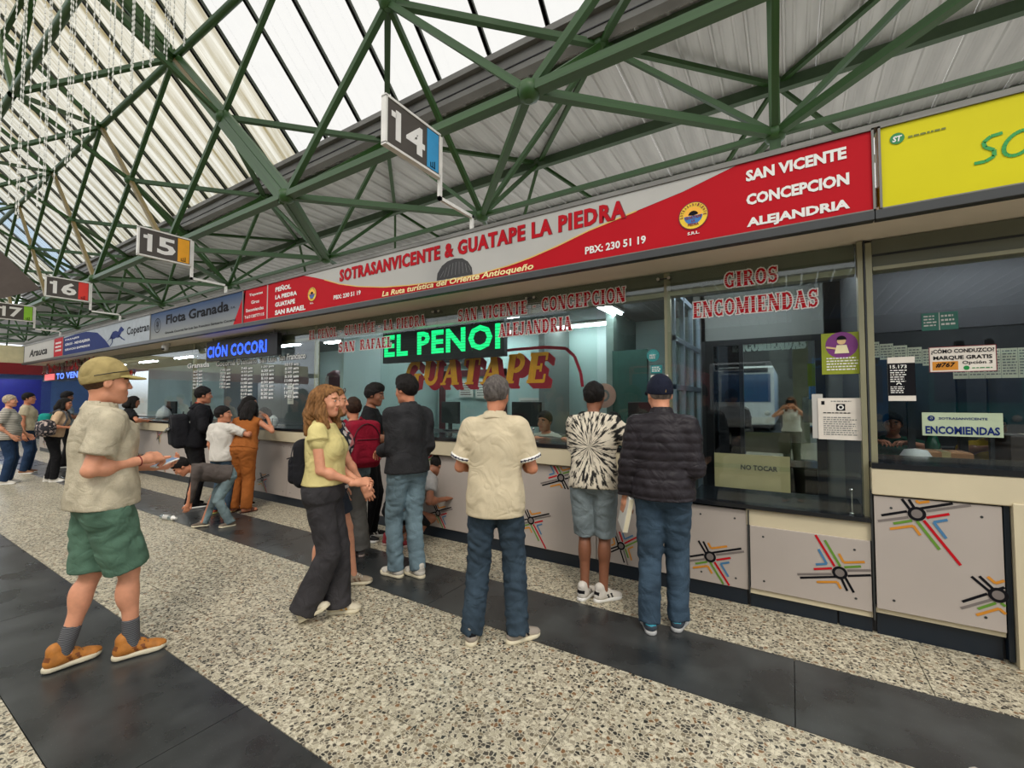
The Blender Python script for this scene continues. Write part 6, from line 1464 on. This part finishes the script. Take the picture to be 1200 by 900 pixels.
mb = MB(); q = J9['toW'](nv([[0,-.112,.015]]))[0]; mb.box(q[0]-.012, q[0]+.012, q[1]-.004, q[1]+.006, q[2]-.01, q[2]+.008, mat('gold_buckle', (180,150,90), .3, .6)); mb.build('buckle', J9['root'])
# ------------------------------------------------------------------ group at the second window
bk = ('black',(26,22,20))
J10 = person('man in black zip jacket with pale bands and black backpack at counter', (-7.42,3.02,0), -12, 1.76, 'm', res=.014, hres=.008, skn='tan', lean=8, head=(-6,6), girth=1.08, rh=(.22,.30,1.12), lh=(-.2,.25,1.0), hair='short', hairc=bk,
    top=dict(m=[cloth('black_jacket', (20,20,24)), M['whitev']], pick=lambda c, q: ((np.abs(c[:,2]-1.24) < .018) | (np.abs(c[:,2]-1.14) < .014)) & (np.abs(c[:,0]-q['P'][0]) < .12), fit=.026, hem=-.06, sleeve=1.9, arm=.072, cuffr=.055, name='jacket', collar=cloth('orange_lining', (150,60,40))), bottom=dict(m=blackc), shoes=dict(m=blackc))
backpack(J10, 'black backpack with pale reflective stripe on man in black jacket', cloth('black_nylon', (28,28,32), .1), None, (.16,.10,.24), .16, .20, res=.014, tilt=12, stripe=M['mgrey'])
J11 = person('boy in white t-shirt and blue jeans reaching up to the counter', (-6.68,3.06,0), 22, 1.46, 'm', res=.014, hres=.008, skn='tan', head=(-60,4), headscale=1.12, rh=(.28,.32,1.32), lh=(-.2,.1,.9), rpole=(1,-.3,-.4), hair='short', hairc=bk, top=dict(m=whitec, hem=-.06, sleeve=.75, fit=.020, seed=31, name='t_shirt'), bottom=dict(m=jeanm, name='jeans'), shoes=dict(m=mat('red_orange_mesh', (190,90,60), .7), sole=mat('lime_sole', (200,200,120), .6)))
tanc = cloth('tan_jersey', (158,92,42), .08)
J12 = person('woman in tan matching top and trousers leaning on the counter', (-6.52,3.22,0), 36, 1.60, 'f', res=.0125, hres=.008, skn='tan', girth=1.16, lean=22, head=(6,-6), ra=(.11,0), la=(-.10,.04), rtoe=-40, ltoe=-10, rh=(.26,.30,1.38), lh=(-.20,.34,1.32), rpole=(1,0,-.6), lpole=(-1,0,-.6), hair='straight', hairc=bk, extras=dict(hairlen=.24),
    top=dict(m=tanc, hem=.02, sleeve=.12, seed=33, name='top', fit=.012), bottom=dict(m=tanc, w=(.112,.078,.074), fold=.007, zs=1.3, seed=35), shoes=dict(kind='sandal', m=mat('brown_strap', (90,50,34), .6), sole=mat('brown_sole', (80,46,32), .7)))
J13 = person('woman with long black hair and grey hood at the counter edge', (-6.95,3.48,0), -20, 1.62, 'f', res=.016, hres=.009, skn='tan', lean=6, head=(-18,0), hair='straight', hairc=bk, extras=dict(hairlen=.2), top=dict(m=greyc, sleeve=1.9), bottom=dict(m=blackc), shoes=dict(m=blackc))
J14 = person('child in grey hoodie and light jeans bending down to the floor', (-6.02,2.74,0), 158, 1.26, 'm', res=.012, hres=.008, skn='tan', lean=76, poff=(0,-.17), head=(0,28), headscale=1.2, ra=(.12,.22), la=(-.12,-.16), hipz=.86, rh=(.20,.38,.42), lh=(-.12,.42,.38), rpole=(1,0,.6), lpole=(-1,0,.6), hair='short', hairc=bk,
    top=dict(m=cloth('grey_hoodie', (84,76,72)), fit=.026, hem=-.02, sleeve=1.9, arm=.068, cuffr=.05, seed=41, name='hoodie', hemr=(.18,.14), fold=.009), bottom=dict(m=denim('pale', (116,134,138)), w=(.088,.066,.062), seed=43, zs=1.3, fold=.009), shoes=dict(m=mat('taupe_mesh', (110,98,84), .8), sole=ov))
J15 = person('small child in pink top between the black jacket and the white t-shirt', (-7.05,3.2,0), -10, 1.12, 'f', res=.016, hres=.009, skn='tan', headscale=1.25, lh=(-.2,.2,1.2), hair='straight', hairc=bk, extras=dict(hairlen=.12), top=dict(m=cloth('pink', (196,136,128)), hem=-.1), bottom=dict(m=cloth('wine', (100,24,34))), shoes=dict(m=M['red']))
J16 = person('crouching person in pale grey top, black shorts and red shoes', (-3.62,3.36,0), -20, 1.66, 'm', res=.013, hres=.009, skn='brown', lean=50, hipz=.40, ra=(.10,.05), la=(-.10,.0), kpole=(0,1,.3), rh=(.25,.5,.5), lh=(-.2,.5,.5), head=(0,10), hair='short', hairc=bk,
    top=dict(m=cloth('pale_grey', (150,148,146)), fit=.022, seed=51), bottom=dict(m=blackc, frac=.45, w=(.1,.085,.095), name='shorts'), shoes=dict(m=mat('red_suede', (140,40,48), .8), m2=M['redd'], sole=mat('pinkish_sole', (178,160,150), .6)))
# ------------------------------------------------------------------ far left group
J17 = person('older woman with short fair hair in striped tee and navy jeans, far left', (-12.45,2.0,0), -25, 1.66, 'f', res=.015, hres=.009, skn='light', girth=1.15, head=(-4,2), rh=(.2,.1,.95), lh=(-.22,.2,.95), hair='short', hairc=('ash', (176,160,136)), top=dict(m=stripes('tee_stripe', (190,184,170), (120,116,108), 10, .5), hem=-.06, sleeve=.8, name='t_shirt'), bottom=dict(m=denim('navy', (36,56,84))), shoes=dict(m=whitec))
J18 = person('man in plain beige tee and jeans behind the older woman, far left', (-13.9,2.5,0), -25, 1.72, 'm', res=.018, hres=.010, skn='tan', head=(-4,0), hair='short', hairc=bk, top=dict(m=cloth('sand', (190,178,150))), bottom=dict(m=denim('navy', (36,56,84))), shoes=dict(m=mat('brown_leather', (130,90,60), .6)))
J19 = person('woman with long black hair, beige top and black trousers leaning forward', (-12.05,2.5,0), -25, 1.62, 'f', res=.014, hres=.009, skn='tan', lean=14, head=(-4,6), ra=(.10,.08), la=(-.09,-.05), rh=(.2,.3,1.12), lh=(-.2,.3,1.1), hair='straight', hairc=bk, extras=dict(hairlen=.26), top=dict(m=cloth('beige_knit', (200,170,138)), sleeve=.8, hem=.02, name='top'), bottom=dict(m=blackc), shoes=dict(m=whitec))
backpack(J19, 'turquoise backpack with grey trim on the woman in black trousers', cloth('turquoise_nylon', (30,140,130)), greyc, (.15,.09,.21), .24, .19, res=.013, tilt=8)
mb = MB().lathe((0,0,0), [(.04,-.16),(.13,-.12),(.15,0),(.12,.12),(.04,.16)], floral('dark_floral', (40,38,44), (120,110,110), (190,170,160), 30), 12)
mb.build('shoulder_bag', None, (-11.80,2.36,1.04), label='dark floral shoulder bag at the side of the turquoise backpack wearer', cat='bag')
J20 = person('man with dark hair and grey shirt at the far counter', (-14.4,3.2,0), -12, 1.76, 'm', res=.018, hres=.010, skn='brown', head=(-12,-4), rh=(.2,.35,1.15), lh=(-.2,.3,1.1), hair='tall', hairc=bk, top=dict(m=cloth('blue_grey', (128,140,150)), sleeve=.8), bottom=dict(m=blackc), shoes=dict(m=blackc))
J21 = person('person in black top with black hair leaning at far counter', (-11.6,3.42,0), -8, 1.66, 'm', res=.018, hres=.010, skn='tan', lean=14, rh=(.22,.38,1.2), lh=(-.2,.38,1.18), rpole=(1,-.2,-.5), hair='straight', hairc=bk, extras=dict(hairlen=.1), top=dict(m=blackc, sleeve=.7), bottom=dict(m=denim('navy', (36,56,84))), shoes=dict(m=whitec))
# ------------------------------------------------------------------ clerks behind the glass
def chair(x, y, rz, lab):
    e = empty('office_chair', (x, y, .02), rz, label=lab, cat='chair')
    MB().box(-.23,.23,-.22,.22,.50,.57,M['black'],.02).build('seat', e); MB().box(-.21,.21,-.27,-.22,.66,1.02,M['black'],.015).build('backrest', e); MB().tube((0,0,.1),(0,0,.5),.03,M['steel'],8).tube((0,-.24,.55),(0,-.25,.8),.02,M['black'],6).build('column', e)
    for k in range(5):
        a = 2*PI*k/5; MB().tube((0,0,.10),(.26*math.cos(a),.26*math.sin(a),.05),.018,M['black'],6).lathe((.26*math.cos(a),.26*math.sin(a),.025),[(.01,-.025),(.025,-.015),(.025,.015),(.01,.025)],M['black'],8).build('leg', e)
def clerk(lab, x, y, yaw, topm, hc_=bk, sk='tan', hr_='short', sex='m', acc=None, hx=(0,0)):
    j = person(lab, (x, y, .15), yaw, 1.68, sex, res=.015, hres=.009, skn=sk, lean=4, head=hx, hipz=.50, ra=(.12,.42), la=(-.12,.42), kpole=(0,.3,1), rh=(.15,.42,1.02-.0), lh=(-.15,.42,1.02), hair=hr_, hairc=hc_, top=dict(m=topm, sleeve=.8, hem=.02), bottom=dict(m=blackc), shoes=dict(m=blackc))
    chair(x+.08*math.sin(R(yaw)), y-.0*1, R(yaw), 'black swivel office chair under the '+lab.split(' clerk ')[0]+' clerk'); return j
C1 = clerk('grey shirted clerk behind the left half of the GUATAPE pane', -3.05, 5.05, 165, cloth('steel_blue', (110,122,130)), sk='brown')
C2 = clerk('white shirted clerk in the middle of the ticket office behind glass', -2.45, 5.15, 175, whitec, sk='tan', hr_='short')
C3 = clerk('dark haired clerk sitting low by the navy cap man window', -1.45, 5.0, 160, cloth('night_blue', (30,36,52)), sk='brown')
C4 = clerk('olive shirted clerk near the monitor right of the grey haired man', -2.1, 5.2, 190, cloth('olive', (96,100,70)), sk='tan', sex='f', hr_='straight')
C5 = clerk('grey dressed clerk behind the white plastic bag at far left', -12.6, 4.95, 190, greyc, sk='brown')
C6 = clerk('black shirted clerk behind the fare lettering window', -8.3, 5.0, 170, blackc, sk='tan', sex='f', hr_='straight')
C7 = clerk('dark green shirted clerk in the right parcel room', 1.0, 6.6, 170, cloth('bottle_green', (30,80,64)), sk='tan')
C8 = clerk('mustard shirted clerk at the right side of the parcel room', 1.6, 6.6, 190, cloth('mustard', (170,140,50)), sk='brown')
# ------------------------------------------------------------------ the photographer, reflected in the mirror door
JP = person('photographer in white sleeveless top and olive trousers holding a phone', (.02,-.46,0), 8, 1.63, 'f', res=.011, hres=.0065, skn='light', lean=0, head=(0,0), ra=(.09,-.05), la=(-.09,.12), rh=(.14,.24,1.50), lh=(-.14,.24,1.50), rpole=(1,-.2,-1), lpole=(-1,-.2,-1), rd=(-.7,.5,.6), ld=(.7,.5,.6), rn=(-.3,.5,0), ln=(.3,.5,0), hair='long', hairc=('chestnut', (96,64,44)), extras=dict(hairlen=.24),
    top=dict(m=whitec, sleeve=0, hem=.04, fit=.010, name='sleeveless_top'), bottom=dict(m=cloth('olive_cotton', (78,80,66)), w=(.096,.072,.060)), shoes=dict(kind='sandal', m=mat('black_strap', (30,26,26), .6), sole=mat('dark_sole', (40,36,34), .7)))
MB().box(-.075, .075, -.004, .004, -.037, .037, M['black'], .002).build('phone', None, (0, -.075, 1.535), label='phone held up sideways by the photographer', cat='phone')
# ------------------------------------------------------------------ small things on the floor
MB().tube((0,0,0),(.20,.05,0),.033,glass('clear_plastic', (.75,.85,.85), 2.0),12).tube((.20,.05,0),(.24,.06,0),.033,M['whitev'],12,.014).tube((.24,.06,0),(.26,.065,0),.016,M['whitev'],10).tube((.05,.012,0),(.14,.035,0),.0338,M['sgrey'],12).build('plastic_bottle', None, (-7.0,2.50,.034), label='clear plastic bottle lying beside the bending child', cat='bottle')
MB().lathe((0,0,0), [(.01,0),(.035,.004),(.03,.018),(.012,.022)], M['paper'], 7).build('crumpled_paper', None, (.63,2.62,0), label='tiny crumpled white paper on the black stripe at bottom right', cat='paper')
mbx = MB().box(-.25,.25,-.12,.12,0,.05,M['navy'],.01);
